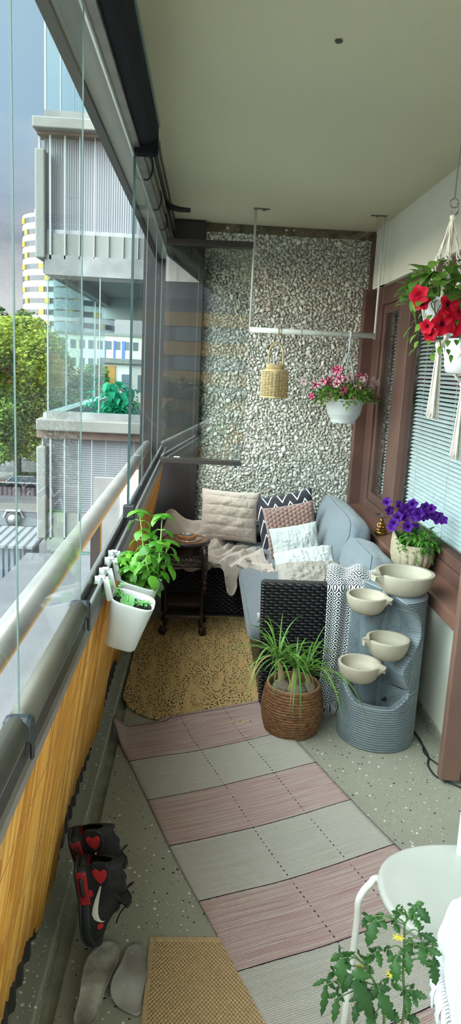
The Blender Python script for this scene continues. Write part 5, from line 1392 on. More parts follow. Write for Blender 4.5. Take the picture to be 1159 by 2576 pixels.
# ---- petunia flowers
def flower_mesh(name, mat, R_=.03, seed=0):
    rr = random.Random(seed); m = MB(); m.has_uv = True
    def f(u, v):
        a = 2 * PI * u; lob = 1 + .13 * math.cos(5 * a) * v ** 2
        r_ = R_ * (.10 + .90 * v ** 1.25) * lob
        z = R_ * (-.75 * (1 - v) ** 2.2 + .10 * v ** 3 * math.cos(5 * a + PI) + .08 * math.sin(2 * a + seed) * v ** 2)
        return (r_ * math.cos(a), r_ * math.sin(a), z)
    m.grid(f, 30, 7, True)
    m.tube([(0, 0, -.55 * R_), (0, 0, -1.25 * R_)], [.13 * R_, .06 * R_], 6)
    for k in range(5): a = k * 2 * PI / 5; m.leaf((0, 0, -1.1 * R_), (math.cos(a), math.sin(a), 1.5), (math.cos(a), math.sin(a), -.3), .5 * R_, .14 * R_, -.3, .1, 3)
    me = bpy.data.meshes.new(name); me.from_pydata(m.v, [], m.f); uvl = me.uv_layers.new(name='UVMap')
    for l_ in me.loops: uvl.data[l_.index].uv = m.uv[l_.vertex_index]
    me.polygons.foreach_set('use_smooth', [True] * len(me.polygons)); me.materials.append(mat); return me
def petal_mat(name, base, star, throat, star_w=0.0):
    t = NT(name); X = t.xyz(t.coord('UV'))
    c = base
    if star_w:
        s = t.math('ABSOLUTE', t.math('SUBTRACT', t.math('FRACT', t.math('MULTIPLY', X[0], 5.0)), .5))
        c = t.mix(t.math('GREATER_THAN', s, t.math('SUBTRACT', .5, t.math('MULTIPLY', star_w, t.math('SUBTRACT', 1.25, X[1])))), base, star)
    c = t.mix(t.math('LESS_THAN', X[1], .22), c, throat)
    b_ = t.bsdf(c, .6, 0, None, .2); tl = t.n('ShaderNodeBsdfTranslucent'); t.val(tl.inputs[0], c) if isinstance(c, tuple) else t.l(c, tl.inputs[0])
    mx = t.n('ShaderNodeMixShader'); mx.inputs[0].default_value = .3; t.l(b_.outputs[0], mx.inputs[1]); t.l(tl.outputs[0], mx.inputs[2]); t.l(mx.outputs[0], t.out.inputs[0]); return t.m
FM_pw = flower_mesh('striped_petunia', petal_mat('pink_white_petal', (.74, .58, .58), (.56, .03, .13), (.42, .03, .11), .36), .030, 1)
FM_pk = flower_mesh('pink_petunia', petal_mat('hot_pink_petal', (.62, .035, .14), (.74, .6, .6), (.35, .02, .1), .16), .030, 2)
FM_pl = flower_mesh('pale_petunia', petal_mat('pale_pink_petal', (.72, .58, .57), (.6, .25, .3), (.45, .2, .22), .2), .028, 3)
FM_rd = flower_mesh('red_petunia', petal_mat('crimson_petal', (.50, .006, .026), (.36, .004, .02), (.18, .004, .03), .10), .034, 4)
FM_vi = flower_mesh('violet_petunia', petal_mat('violet_petal', (.085, .012, .235), (.045, .006, .15), (.015, .003, .05), .14), .036, 5)
def put_flower(me, parent, pos, facing, sc_=1.0, spin=0):
    o = bpy.data.objects.new('flower', me); COL.objects.link(o); o.parent = parent
    o.location = Vector(pos) - wloc(parent); q = Vector(facing).normalized().to_track_quat('Z', 'Y')
    o.rotation_euler = (q.to_matrix() @ rz(spin)).to_euler(); o.scale = (sc_,) * 3; return o
M_pet = leaf_mat('petunia_leaf', (.06, .16, .02), (.20, .34, .055), .5, .35)
M_pet2 = leaf_mat('dark_petunia_leaf', (.03, .12, .015), (.10, .27, .03), .5, .3)
def bush(parent, c, R_, n, sx, sz, seed, mat=M_pet, L=(.022, .042), down=.0, ratio=.55, name='foliage'):
    r = random.Random(seed); m = MB(); st_ = MB()
    for i in range(n):
        a = r.uniform(0, 2 * PI); q = r.random() ** .55; e = Vector((c[0] + math.cos(a) * R_ * sx * q, c[1] + math.sin(a) * R_ * q, c[2] + sz * r.uniform(.0, 1) * (1 - .6 * q * q) - down * q ** 3 * r.random()))
        d = Vector((math.cos(a) + r.uniform(-.7, .7), math.sin(a) + r.uniform(-.7, .7), r.uniform(-.3, .9)))
        l_ = r.uniform(*L); m.leaf(e, d, (0, 0, 1), l_, l_ * ratio, r.uniform(.2, .9), .1, 4)
        if i % 5 == 0: st_.tube(smooth_path([Vector(c) + Vector((math.cos(a) * .03, math.sin(a) * .03, -.01)), (Vector(c) + e) / 2 + Vector((0, 0, .03)), e], 4), .0014, 4)
    m.build(name, mat, parent, True); st_.build('stems', M_stem, parent, True)

# ---- white hanging basket with pink and white petunias
hx = py(866, 1010, RY).x; hzt = py(866, 1003, RY).z; hzb = py(866, 1064, RY).z; hr_ = (py(913, 1005, RY).x - py(819, 1005, RY).x) / 2
hp_ = thing('hanging_planter', 'white ridged hanging planter of pink and white striped petunias on the white rail', 'plant pot', (hx, RY, hzb))
H_ = hzt - hzb; c = (hx, RY, 0)
m = MB(); m.lathe([(0, hzb), (hr_ * .62, hzb), (hr_ * .66, hzb + .003), (hr_ * .66, hzb + H_ * .12), (hr_ * .70, hzb + H_ * .16), (hr_ * .86, hzb + H_ * .36), (hr_ * .872, hzb + H_ * .37), (hr_ * .93, hzb + H_ * .58), (hr_ * .945, hzb + H_ * .59), (hr_ * .97, hzb + H_ * .78), (hr_ * .985, hzb + H_ * .79), (hr_, hzb + H_ * .97), (hr_ * 1.02, hzt), (hr_ * .98, hzt + .003), (hr_ * .95, hzt - .02), (hr_ * .93, hzt - .03)], c, 56)
m.build('pot', M_pot, hp_, True)
m = MB(); m.lathe([(hr_ * .94, hzt - .028), (0, hzt - .02)], c, 30); m.build('soil', M_soil, hp_)
kz = py(880, 895, RY); kx = py(882, 833, RY).x
m = MB()
for a in (.55, 2.6, 4.4, 5.2):
    e = Vector((hx + hr_ * .97 * math.cos(a), RY + hr_ * .97 * math.sin(a), hzt)); m.tube([e, Vector((kx, RY, kz.z + .03))], .0034, 6)
m.tube([(kx, RY, kz.z + .03), (kx, RY, A.z - .02)], .0072, 8); m.tube([(kx, RY + .020 * math.cos(a), A.z + .020 * math.sin(a)) for a in np.linspace(0, 2 * PI, 24)], .0065, 6)
m.build('hanger', M_pot, hp_, True)
bush(hp_, (hx, RY, hzt), .20, 760, 1.08, .15, 31, M_pet, (.024, .046), .05)
R = random.Random(40)
fl = [(841, 928, 0), (850, 930, 1), (832, 955, 0), (826, 962, 1), (846, 965, 0), (921, 948, 0), (911, 955, 2), (940, 955, 2), (890, 965, 2), (900, 975, 0), (866, 980, 1), (858, 990, 1), (828, 998, 0), (885, 1006, 0), (783, 996, 1), (763, 960, 2), (945, 1000, 1), (940, 1008, 0), (918, 965, 2), (950, 962, 2), (868, 955, 2), (880, 948, 2), (812, 960, 0), (838, 935, 2), (878, 990, 2), (905, 946, 1), (932, 972, 2), (794, 968, 0), (855, 952, 0)]
for i, (u, v, k) in enumerate(fl):
    q = py(u, v, RY - R.uniform(.05, .16) * (1 - abs(u - 866) / 140)); put_flower((FM_pw, FM_pk, FM_pl)[k], hp_, q, (R.uniform(-.6, .6) + (u - 866) / 120, -1, R.uniform(-.1, .5)), R.uniform(.68, .92), R.uniform(0, 6))

# ---- macrame hangers at the upper right
M_cot = simple('cream_cotton_cord', (.68, .64, .55), .9, 0, .12, 60, .5, 200)
M_pot2 = simple('glossy_white_ceramic', (.60, .60, .62), .22, 0, .02, 4)
def macrame(name, label, ax, ay, ztop, zpot, pr_, ph_, zt0, zt1, knots):
    t_ = thing(name, label, 'plant hanger', (ax, ay, zpot))
    m = MB(); m.tube([(ax, ay, ztop), (ax, ay, CZ - .004)], .0022, 6); m.tube([(ax + .012 * math.sin(a), ay, ztop - .012 + .012 * math.cos(a)) for a in np.linspace(0, 2 * PI, 18)], .0018, 5)
    m.tube(smooth_path([(ax + .010, ay, ztop - .012), (ax + .012, ay, ztop - .035), (ax, ay - .003, ztop - .045), (ax - .008, ay, ztop - .035)], 5), .0022, 6); m.build('metal_hook', M_aludark, t_, True)
    m = MB(); topz = ztop - .05; rimz = zpot + ph_
    for k in range(4):
        a = PI / 4 + k * PI / 2 + .35; e = Vector((ax + (pr_ + .006) * math.cos(a), ay + (pr_ + .006) * math.sin(a), rimz))
        for j in range(3):
            o_ = Vector((.004 * math.cos(j * 2.1), .004 * math.sin(j * 2.1), 0)); pts = []
            for i in range(33):
                f = i / 32; q = Vector((ax, ay, topz)).lerp(e, f); tw_ = .0065 * (1 if .42 < f < .8 else .4)
                pts.append(q + Vector((math.cos(f * (34 if f > .42 else 8) + j * 2.1), math.sin(f * (34 if f > .42 else 8) + j * 2.1), 0)) * tw_)
            m.tube(pts, .0026, 5)
        m.tube(smooth_path([e, Vector((ax + pr_ * .9 * math.cos(a + .4), ay + pr_ * .9 * math.sin(a + .4), zpot + ph_ * .4)), Vector((ax + pr_ * .5 * math.cos(a + .78), ay + pr_ * .5 * math.sin(a + .78), zpot - .008)), Vector((ax, ay, zpot - .03))], 6), .0026, 5)
        m.tube(smooth_path([e, Vector((ax + pr_ * .9 * math.cos(a - .4), ay + pr_ * .9 * math.sin(a - .4), zpot + ph_ * .4)), Vector((ax + pr_ * .5 * math.cos(a - .78), ay + pr_ * .5 * math.sin(a - .78), zpot - .008)), Vector((ax, ay, zpot - .03))], 6), .0026, 5)
    m.ball((ax, ay, zpot - .03), .013, 10, 8); m.ball((ax, ay, topz), .009, 10, 8); m.build('cords', M_cot, t_, True)
    rr = random.Random(9); m = MB()
    for k in range(34):
        a = rr.uniform(0, 2 * PI); q = rr.uniform(.002, .014); zz_ = zt1 + rr.uniform(-.012, .012)
        m.tube(smooth_path([(ax + .4 * q * math.cos(a), ay + .4 * q * math.sin(a), zt0), (ax + q * math.cos(a) * .8, ay + q * math.sin(a) * .8, (zt0 + zt1) / 2), (ax + q * 1.3 * math.cos(a), ay + q * 1.3 * math.sin(a), zz_)], 5), .0022, 4)
    m.build('tassel', M_cot, t_, True)
    return t_
MY = 2.10
ax = py(1112, 800, MY).x; zp = py(1112, 842, MY).z
mac = macrame('macrame_hanger', 'cream macrame hanger with long tassel holding the red petunias', ax, MY, py(1150, 500, MY).z, zp, .056, .085, zp - .02, py(1095, 1046, MY).z, 1)
rp = thing('petunia_pot', 'white pot of crimson petunias held in the upper macrame hanger', 'plant pot', (ax, MY, zp))
m = MB(); m.lathe([(0, zp), (.040, zp), (.044, zp + .004), (.054, zp + .09), (.056, zp + .10), (.052, zp + .10), (.050, zp + .085), (0, zp + .085)], (ax, MY, 0), 40); m.build('pot', M_pot2, rp, True)
bush(rp, (ax, MY, zp + .10), .115, 120, 1.0, .11, 51, M_pet, (.036, .058), .06, .78, 'foliage')
m = MB(); R = random.Random(52)
for k in range(46):
    a = R.uniform(2.4, 6.0); e = Vector((ax + math.cos(a) * .085, MY + math.sin(a) * .07, zp + .08)); q = e + Vector((R.uniform(-.02, .04), R.uniform(-.01, .01), -R.uniform(.02, .14)))
    if k % 5 == 0: m.tube(smooth_path([(ax, MY, zp + .09), e, q], 4), .0016, 5)
    m.leaf(q, (math.cos(a), math.sin(a), -.5), (0, 0, 1), R.uniform(.02, .034), R.uniform(.012, .018), .5, .1, 4)
m.build('trailing_shoots', M_pet, rp, True)
for (u, v, s, fx) in ((1054, 743, .95, -.7), (1060, 760, .8, -.5), (1133, 768, 1.15, .3), (1117, 812, 1.2, .0), (1150, 815, 1.15, .4), (1072, 822, .7, -.8), (1082, 840, .7, -.5), (1160, 780, 1.0, .6)):
    put_flower(FM_rd, rp, py(u, v, MY - .085), (fx, -1, R.uniform(-.2, .25)), s * .84, R.uniform(0, 6))
ax2 = py(1172, 905, 2.25).x; zp2 = py(1160, 942, 2.25).z
mac2 = macrame('macrame_hanger', 'second cream macrame hanger, cut by the right edge, with a lower tassel', ax2, 2.25, 2.30, zp2, .068, .085, zp2 - .03, py(1150, 1148, 2.25).z, 1)
m = MB(); m.lathe([(0, zp2), (.046, zp2), (.060, zp2 + .006), (.066, zp2 + .03), (.068, zp2 + .105), (.066, zp2 + .108), (.062, zp2 + .105), (.060, zp2 + .06), (0, zp2 + .06)], (ax2, 2.25, 0), 40)
tag(m.build('flower_pot', M_pot2, smooth=True), 'plain white pot in the lower macrame hanger at the right edge', 'plant pot')

# ================================================================== on the window sill
p0 = px(1030, 1412, 1.135); SZ = .706
pcx, pcy = 1.080, 3.45
pl = thing('stone_planter', 'ribbed sandstone planter of violet petunias on the brown window sill', 'plant pot', (pcx, pcy, SZ))
t = NT('sandstone'); co = t.coord('Object')
t.bsdf(t.ramp(t.noise(co, 150, 4, .7), [(.3, (.24, .19, .12)), (.55, (.35, .29, .20)), (.75, (.46, .40, .30))]), .9, 0, t.bump(t.noise(co, 170, 4), .6, .006), .15)
PH = .135
def scal(a, z, i): return 0 if i > 9 else .008 * (abs(math.sin(a * 9)) ** .5 - .6) * math.sin(PI * min(1, (z - SZ + .01) / PH))
def rimw(p): return p
m = MB(); V0 = len(m.v)
prof = [(.0, 0), (.060, 0), (.080, .008), (.098, .035), (.106, .065), (.108, .09), (.105, .115), (.103, .13), (.099, .137), (.093, .137), (.088, .12), (.08, .10), (0, .095)]
m.lathe([(r_, SZ + z) for r_, z in prof], (pcx, pcy, 0), 144, .98, 1.30, scal)
# the far-left side sweeps up into a lip
m.v = [(x, y, z + (.055 * sstep(.4, 1.0, (-(x - pcx) * .955 + (y - pcy) * .30) / .115) * sstep(.05, .13, z - SZ))) for x, y, z in m.v]
m.build('pot', t.m, pl, True)
m = MB(); m.lathe([(.088, SZ + .112), (0, SZ + .12)], (pcx, pcy, 0), 30, .95, 1.25); m.build('soil', M_soil, pl)
bush(pl, (pcx + .02, pcy - .02, SZ + .125), .115, 460, .95, .10, 61, M_pet2, (.024, .044), .05, .42)
R = random.Random(62)
for (u, v, s) in ((973, 1262, .8), (980, 1284, .85), (1005, 1270, .8), (1012, 1290, .95), (1020, 1300, .9), (1030, 1278, 1.0), (1038, 1268, .85), (1052, 1292, 1.0), (1045, 1300, .9), (1060, 1285, .9), (1075, 1295, .9), (1085, 1280, .8), (1100, 1302, 1.1), (1114, 1308, .8), (985, 1325, .9), (990, 1315, .85), (1025, 1325, .95), (1045, 1330, 1.05), (1062, 1298, .9), (1000, 1300, .9), (1090, 1295, .85), (1034, 1290, .9), (1070, 1275, .8)):
    put_flower(FM_vi, pl, py(u, v, pcy - R.uniform(.0, .10)), (R.uniform(-.7, .4), -1, R.uniform(-.1, .7)), s * .80, R.uniform(0, 6))
# small golden figurine carrying a glass dish
M_gold = simple('antique_gold', (.24, .125, .035), .28, .85, .5, 60, .2, 90)
gc = px(957, 1338, 1.105); gc.z = .706
fg = thing('gold_figurine', 'small antique gold seated figurine with a glass dish on the far window sill', 'figurine', gc)
m = MB(); m.lathe([(0, 0), (.034, 0), (.037, .006), (.034, .012), (.036, .018), (.030, .023), (0, .024)], gc, 30, fn=lambda a, z, i: .0025 * abs(math.sin(a * 8)) if i in (2, 3, 4) else 0); m.build('pedestal', M_gold, fg, True)
m = MB(); m.ball(gc + Vector((0, 0, .042)), .022, 20, 14, (1.0, .85, .95)); m.ball(gc + Vector((0, -.002, .062)), .017, 18, 12, (1.05, .8, 1.0)); m.ball(gc + Vector((0, -.002, .086)), .0125, 16, 12, (1, 1, 1.15))
for s in (-1, 1):
    m.tube(smooth_path([gc + Vector((.006 * s, -.004, .032)), gc + Vector((.026 * s, -.012, .031)), gc + Vector((.018 * s, -.024, .030)), gc + Vector((-.004 * s, -.025, .030))], 6), [.009] * 18 + [.007], 8)
    m.tube(smooth_path([gc + Vector((.016 * s, -.002, .070)), gc + Vector((.023 * s, -.006, .052)), gc + Vector((.008 * s, -.022, .043))], 6), .0055, 8)
    m.ball(gc + Vector((.0125 * s, -.001, .085)), .0035, 8, 6, (.6, 1, 1.6))
m.ball(gc + Vector((0, -.001, .100)), .006, 10, 6); m.ball(gc + Vector((0, -.0145, .0845)), .0022, 6, 5); m.build('figure', M_gold, fg, True)
m = MB(); m.lathe([(.004, .103), (.005, .108), (.042, .113), (.052, .119), (.050, .120), (.004, .112)], gc, 28); m.build('dish', thin_glass('dish_glass', (.70, .78, .74), 3), fg, True)

# ================================================================== sneakers
M_up = simple('black_nubuck', (.010, .010, .012), .7, 0, .3, 60, .4, 200, .002); M_red = simple('deep_red_rubber', (.30, .010, .018), .45, 0, .2, 30); M_sole = simple('black_sole_rubber', (.016, .017, .019), .55, 0, .2, 40, .3, 120)
M_logo = simple('off_white_leather', (.62, .60, .52), .5); M_redf = simple('red_felt', (.42, .012, .020), .8, 0, .2, 90, .4, 200); M_mid = simple('pale_midsole_foam', (.45, .43, .38), .6)
def halfw(s): return .5 * (.064 + .012 * math.sin(PI * min(1, s * 1.9)) * 0 + .034 * sstep(.35, .72, s) - .012 * math.exp(-((s - .42) / .12) ** 2)) * (1 - max(0, (s - .80) / .2) ** 2.4 * .999) ** .5 * (1 - max(0, (.10 - s) / .10) ** 2.2 * .98) ** .5
def topz(s): return .030 + (.078 * (1 - sstep(.28, .95, s)) ** 1.0 + .026 * sstep(1.0, .86, s)) * (1 if s > .04 else .55 + .45 * s / .04) + .012 * math.exp(-((s - .27) / .07) ** 2)
SL = .292
def shoe(label, toe, e1, e3, rear=False):
    """e1 heel to toe, e3 sole to laces"""
    e1 = Vector(e1).normalized(); e3 = Vector(e3); e3 = (e3 - e1 * e3.dot(e1)).normalized(); e2 = e3.cross(e1); M = Matrix((e1, e2, e3)).transposed()
    heel = Vector(toe) - e1 * SL; P = lambda s, y, z: heel + M @ Vector((s * SL, y, z))
    t_ = thing('sneaker', label, 'shoe', (toe[0], toe[1], 0), 'pair of sneakers')
    def upper(u, v):
        s = .012 + .976 * v; a = PI * u; w = halfw(s); h = topz(s) - .022; ca, sa = math.cos(a), math.sin(a)
        y = w * math.copysign(abs(ca) ** .62, ca) * (1 - .38 * sstep(.35, 1, sa) * (s < .8)); z = .022 + h * abs(sa) ** .75
        if .05 < s < .36 and sa > .86: z -= .022 * sstep(.86, 1, sa) * math.sin(PI * (s - .05) / .31)
        return P(s, y, z + .0012 * nz(s * 40, y * 300, z * 200))
    m = MB(); m.grid(upper, 30, 60); m.build('upper', M_up, t_, True)
    def sole(lo, hi, wid, s0, s1, bulge=.003):
        def f(u, v):
            a = 2 * PI * u; s = s0 + (s1 - s0) * v; w = halfw(min(.985, max(.012, s))) * wid; rise = .018 * sstep(.75, 1, s)
            y = w * math.copysign(abs(math.cos(a)) ** .3, math.cos(a)); z = (lo + hi) / 2 + (hi - lo) / 2 * math.copysign(abs(math.sin(a)) ** .3, math.sin(a))
            return P(s, y, z + rise)
        mm = MB(); mm.grid(f, 28, 40, True); k = len(mm.v); mm.f.append(tuple(range(27, -1, -1))); mm.f.append(tuple(range(40 * 28, 41 * 28))); return mm
    sole(.0, .010, 1.10, .006, .99).build('outsole', M_sole, t_, True)
    sole(.008, .032, 1.12, .02, .985).build('midsole', M_sole, t_, True)
    md = sole(.004, .036, 1.17, .05, .44).build('heel_wedge', M_red, t_, True)
    for sg in (-1, 1):
        m = MB()
        pts = [P(.10 + .24 * k / 10, sg * (halfw(.10 + .24 * k / 10) * 1.17 + .001), .019) for k in range(11)]; m.tube(pts, [.003] + [.006] * 9 + [.003], 8); m.build('air_window', M_sole, md, True)
    def sidep(s, z, sg, off=.003):
        h = topz(s) - .022; q = min(1, max(0, (z - .022) / h)) ** (1 / .75); ca = math.sqrt(max(0, 1 - q * q)); return P(s, sg * (halfw(s) * ca ** .62 * (1 - .38 * sstep(.35, 1, q)) + off), z)
    m = MB()
    for sg in (-1, 1):
        # the curved side mark: thin tail towards the heel, thick rounded hook towards the toe
        cl = [(.16, .074, .0012), (.24, .067, .0030), (.32, .060, .0048), (.40, .053, .0066), (.47, .048, .0080), (.53, .046, .0095), (.575, .050, .0085), (.60, .057, .0058), (.615, .064, .0030), (.622, .069, .0008)]
        V = []; F = []
        for (s, z, w) in cl: V += [sidep(s, z - w * .9, sg), sidep(s, z, sg, .0045), sidep(s, z + w * .9, sg)]
        for i in range(len(cl) - 1): k = 3 * i; F += [(k, k + 1, k + 4, k + 3), (k + 1, k + 2, k + 5, k + 4)]
        m.add(V, F)
    m.build('side_logo', M_logo, t_, True)
    m = MB()
    for sg in (-1, 1):
        for (s, z, ls, lz) in ((.30, .040, .055, .006), (.66, .058, .04, .008)):
            V = [sidep(s + ls * math.cos(a), z + lz * math.sin(a), sg, .003) for a in np.linspace(0, 2 * PI, 14)[:-1]]; m.add(V + [sidep(s, z, sg, .004)], [(k, (k + 1) % 13, 13) for k in range(13)])
    m.build('red_panel', M_redf, t_, True)
    # heel tab with a red heart-like patch standing above the collar
    Mh = Matrix((-e1, e3, e2)).transposed() @ rx(-.15); hc = P(.045, 0, .074) - e2 * .034
    m = MB(); m.poly([(-.046, -.014), (-.02, -.026), (.020, -.028), (.034, -.018), (.036, 0), (.034, .018), (.020, .028), (-.02, .026), (-.046, .014)], .010, Mh, hc); tb = m.build('heel_tab', M_up, t_, bevel=.004)
    hp2 = [(x * 1.12, y * 1.15) for x, y in ((-.030, 0), (-.018, -.010), (-.002, -.017), (.010, -.017), (.016, -.010), (.009, -.003), (.009, .003), (.016, .010), (.010, .017), (-.002, .017), (-.018, .010))]
    m = MB(); m.poly(hp2, .004, Mh, hc - (Mh @ Vector((0, 0, 1))) * .006); m.build('heart_patch', M_redf, tb, bevel=.001)
    m = MB(); m.poly([(0, -.020), (.075, -.024), (.085, 0), (.075, .024), (0, .020)], .009, M @ ry(math.radians(-38)), P(.33, 0, .088)); m.build('tongue', M_up, t_, bevel=.003)
    m = MB()
    for k in range(5):
        s = .40 + k * .055; z = topz(s) + .001; w = .020 - .001 * k; m.tube(smooth_path([P(s, -w, z - .006), P(s + .012, 0, z + .003), P(s + .0, w, z - .006)], 5), .0025, 6)
    for sg in (-1, 1): m.tube(smooth_path([P(.38, .004 * sg, topz(.38) + .004), P(.40, .026 * sg, topz(.4) + .020), P(.46, .034 * sg, topz(.46) + .012), P(.58, .028 * sg, topz(.58) + .010), P(.72, .022 * sg, topz(.7) + .016)], 7), .0022, 6)
    m.build('laces', M_black, t_, True); return t_
toe1 = Vector((-.275, 1.765, .035)); heel1 = pz(192, 2190, .285)
shoe('black and red sneaker standing on its toe against the bamboo, nearer of the pair', toe1, toe1 - heel1, (1, -.05, .25))
toe2 = toe1 + Vector((-.005, .105, .02)); heel2 = pz(178, 2118, .30)
shoe('black and red sneaker standing on its toe against the bamboo, rear of the pair', toe2, toe2 - heel2, (1, .05, .25))
# insoles
def insole(label, pts, zfun, mat):
    P = smooth_path([pz(x * .397, 2000 + y * .397, .03) for x, y in pts] + [pz(pts[0][0] * .397, 2000 + pts[0][1] * .397, .03)], 4)[:-1]
    c = sum(P, Vector()) / len(P); t_ = thing('insole', label, 'insole', (c.x, c.y, .02), 'loose insoles'); V = []; F = []; n = len(P)
    y0, y1 = min(q.y for q in P), max(q.y for q in P); rings = [1.0, 1.0, .93, .7, .35]
    for ri, k in enumerate(rings):
        for q in P:
            b_ = c + (q - c) * k; b_.x = c.x + (q.x - c.x) * k + (0 if k == 1 else (axis(b_.y, y0, y1, P) - c.x) * (1 - k) * .6); f = (b_.y - y0) / (y1 - y0)
            b_.z = zfun(f, b_.x) + (0 if ri == 0 else .006 if ri == 1 else .0045 - .001 * ri); V.append(b_)
    F = [(i * n + k, i * n + (k + 1) % n, (i + 1) * n + (k + 1) % n, (i + 1) * n + k) for i in range(len(rings) - 1) for k in range(n)]
    V.append(Vector((c.x, c.y, zfun((c.y - y0) / (y1 - y0), c.x) + .0015))); k0 = (len(rings) - 1) * n; F += [(k0 + k, k0 + (k + 1) % n, len(V) - 1) for k in range(n)]; F.append(tuple(range(n - 1, -1, -1)))
    m = MB(); m.add(V, F); m.build('foam', mat, t_, True)
def axis(y, y0, y1, P):
    near = [q.x for q in P if abs(q.y - y) < .03]; return (min(near) + max(near)) / 2 if near else sum(q.x for q in P) / len(P)
t = NT('worn_grey_insole'); co = t.coord('Object'); f = t.noise(co, 11, 4, .55)
t.bsdf(t.ramp(f, [(.3, (.14, .12, .095)), (.5, (.28, .26, .225)), (.68, (.48, .455, .40))]), .9, 0, t.bump(t.noise(co, 300, 3), .3, .002), .15)
t2 = NT('grey_insole_fabric'); co = t2.coord('Object'); f = t2.noise(co, 9, 4, .5)
t2.bsdf(t2.ramp(f, [(.3, (.20, .18, .165)), (.55, (.33, .31, .29)), (.75, (.44, .43, .405))]), .9, 0, t2.bump(t2.noise(co, 300, 3), .3, .002), .15)
insole('worn grey insole with dark heel mark, lying nearer the sneakers', [(680, 925), (740, 940), (755, 985), (750, 1060), (720, 1130), (695, 1190), (660, 1260), (640, 1330), (610, 1400), (560, 1440), (500, 1448), (468, 1425), (470, 1370), (500, 1290), (515, 1200), (530, 1120), (560, 1040), (600, 970), (640, 935)], lambda f, x: .012 + .022 * math.sin(PI * f) ** 2 + .018 * f, t.m)
insole('smooth grey insole lying beside the sisal doormat', [(850, 895), (900, 905), (918, 960), (925, 1040), (935, 1090), (915, 1180), (890, 1290), (890, 1330), (860, 1348), (800, 1325), (740, 1290), (705, 1240), (700, 1190), (720, 1130), (760, 1060), (785, 980), (810, 920)], lambda f, x: .004 + .016 * math.sin(PI * f) ** 2, t2.m)
q = pz(268, 2117, -.02); m = MB(); m.leaf(q + Vector((-.022, -.006, .004)), (1, .15, .05), (0, 0, 1), .045, .020, .2, .2, 6)
o = m.build('dry_leaf', simple('dark_dry_leaf', (.03, .022, .015), .8)); s_ = o.modifiers.new('thick', 'SOLIDIFY'); s_.thickness = .0015; tag(o, 'dark dry leaf lying in the floor channel above the sneakers', 'leaf')

# ================================================================== white chair and tomato plant
ch = thing('white_bistro_chair', 'white metal chair with a round seat at the lower right', 'chair', (.69, 1.46, 0))
sc_c = Vector((.690, 1.462, .448))
m = MB()
def seat(u, v):
    a = 2 * PI * u; prof = [(0, .010), (.5, .0095), (.86, .010), (.955, .012), (.99, .009), (1.0, .002), (.985, -.008), (.93, -.010), (0, -.008)]; k = v * (len(prof) - 1); i = min(len(prof) - 2, int(k)); f = k - i
    r_ = prof[i][0] + (prof[i + 1][0] - prof[i][0]) * f; z = prof[i][1] + (prof[i + 1][1] - prof[i][1]) * f
    e = lambda x: math.copysign(abs(x) ** .88, x)
    return sc_c + Vector((.226 * r_ * e(math.cos(a)), .178 * r_ * e(math.sin(a)), z))
m.grid(seat, 72, 32, True); m.build('seat', M_whitemetal, ch, True)
M_tube = simple('white_tube_paint', (.66, .66, .62), .35)
def leg(pts): m = MB(); m.tube(smooth_path(pts, 8), .0086, 14); m.build('leg', M_tube, ch, True)
j = pz(958, 2214, .442); k1 = pz(930, 2224, .434); k2 = pz(903, 2262, .40); k3 = pz(897, 2320, .33); k4 = pz(880, 2450, .18); ft_ = k4 + (k4 - k3) * 1.28; ft_.z = .0
leg([sc_c + Vector((-.12, -.01, -.02)), j, k1, k2, k3, k4, ft_])
leg([sc_c + Vector((-.10, .12, -.02)), sc_c + Vector((-.13, .15, -.03)), sc_c + Vector((-.145, .165, -.07)), sc_c + Vector((-.15, .17, -.448))]) if False else None
for sx_, sy_ in ((.19, -.10), (.19, .12), (.05, -.16)):
    a = sc_c + Vector((sx_ * .8, sy_ * .8, -.012)); leg([a, a + Vector((sx_ * .25, sy_ * .25, -.03)), a + Vector((sx_ * .3, sy_ * .3, -.2)), Vector((a.x + sx_ * .4, a.y + sy_ * .4, 0))])
bx = py(1160, 2120, 1.60)
m = MB(); m.tube(smooth_path([Vector((bx.x, 1.60, .44)), Vector((bx.x + .004, 1.615, .62)), Vector((bx.x + .01, 1.63, .80))], 6), .0095, 12); m.build('back_tube', M_tube, ch, True); m = MB(); m.tube(smooth_path([Vector((bx.x + .26, 1.54, .44)), Vector((bx.x + .26, 1.56, .62)), Vector((bx.x + .26, 1.57, .80))], 6), .0095, 12); m.build('back_tube', M_tube, ch, True)
p_ = py(1190, 1810, 1.63)
def backp(u, v):
    a = 2 * PI * u; b_ = PI * (v - .5); e = lambda x, k: math.copysign(abs(x) ** k, x)
    return Vector((p_.x + .145, 1.60, p_.z)) + rz(-.2) @ Vector((.145 * e(math.cos(b_), .4) * e(math.cos(a), .5), .010 * e(math.cos(b_), .4) * math.sin(a), .052 * e(math.sin(b_), .6)))
m = MB(); m.grid(backp, 40, 20, True); m.build('backrest', M_whitemetal, ch, True)
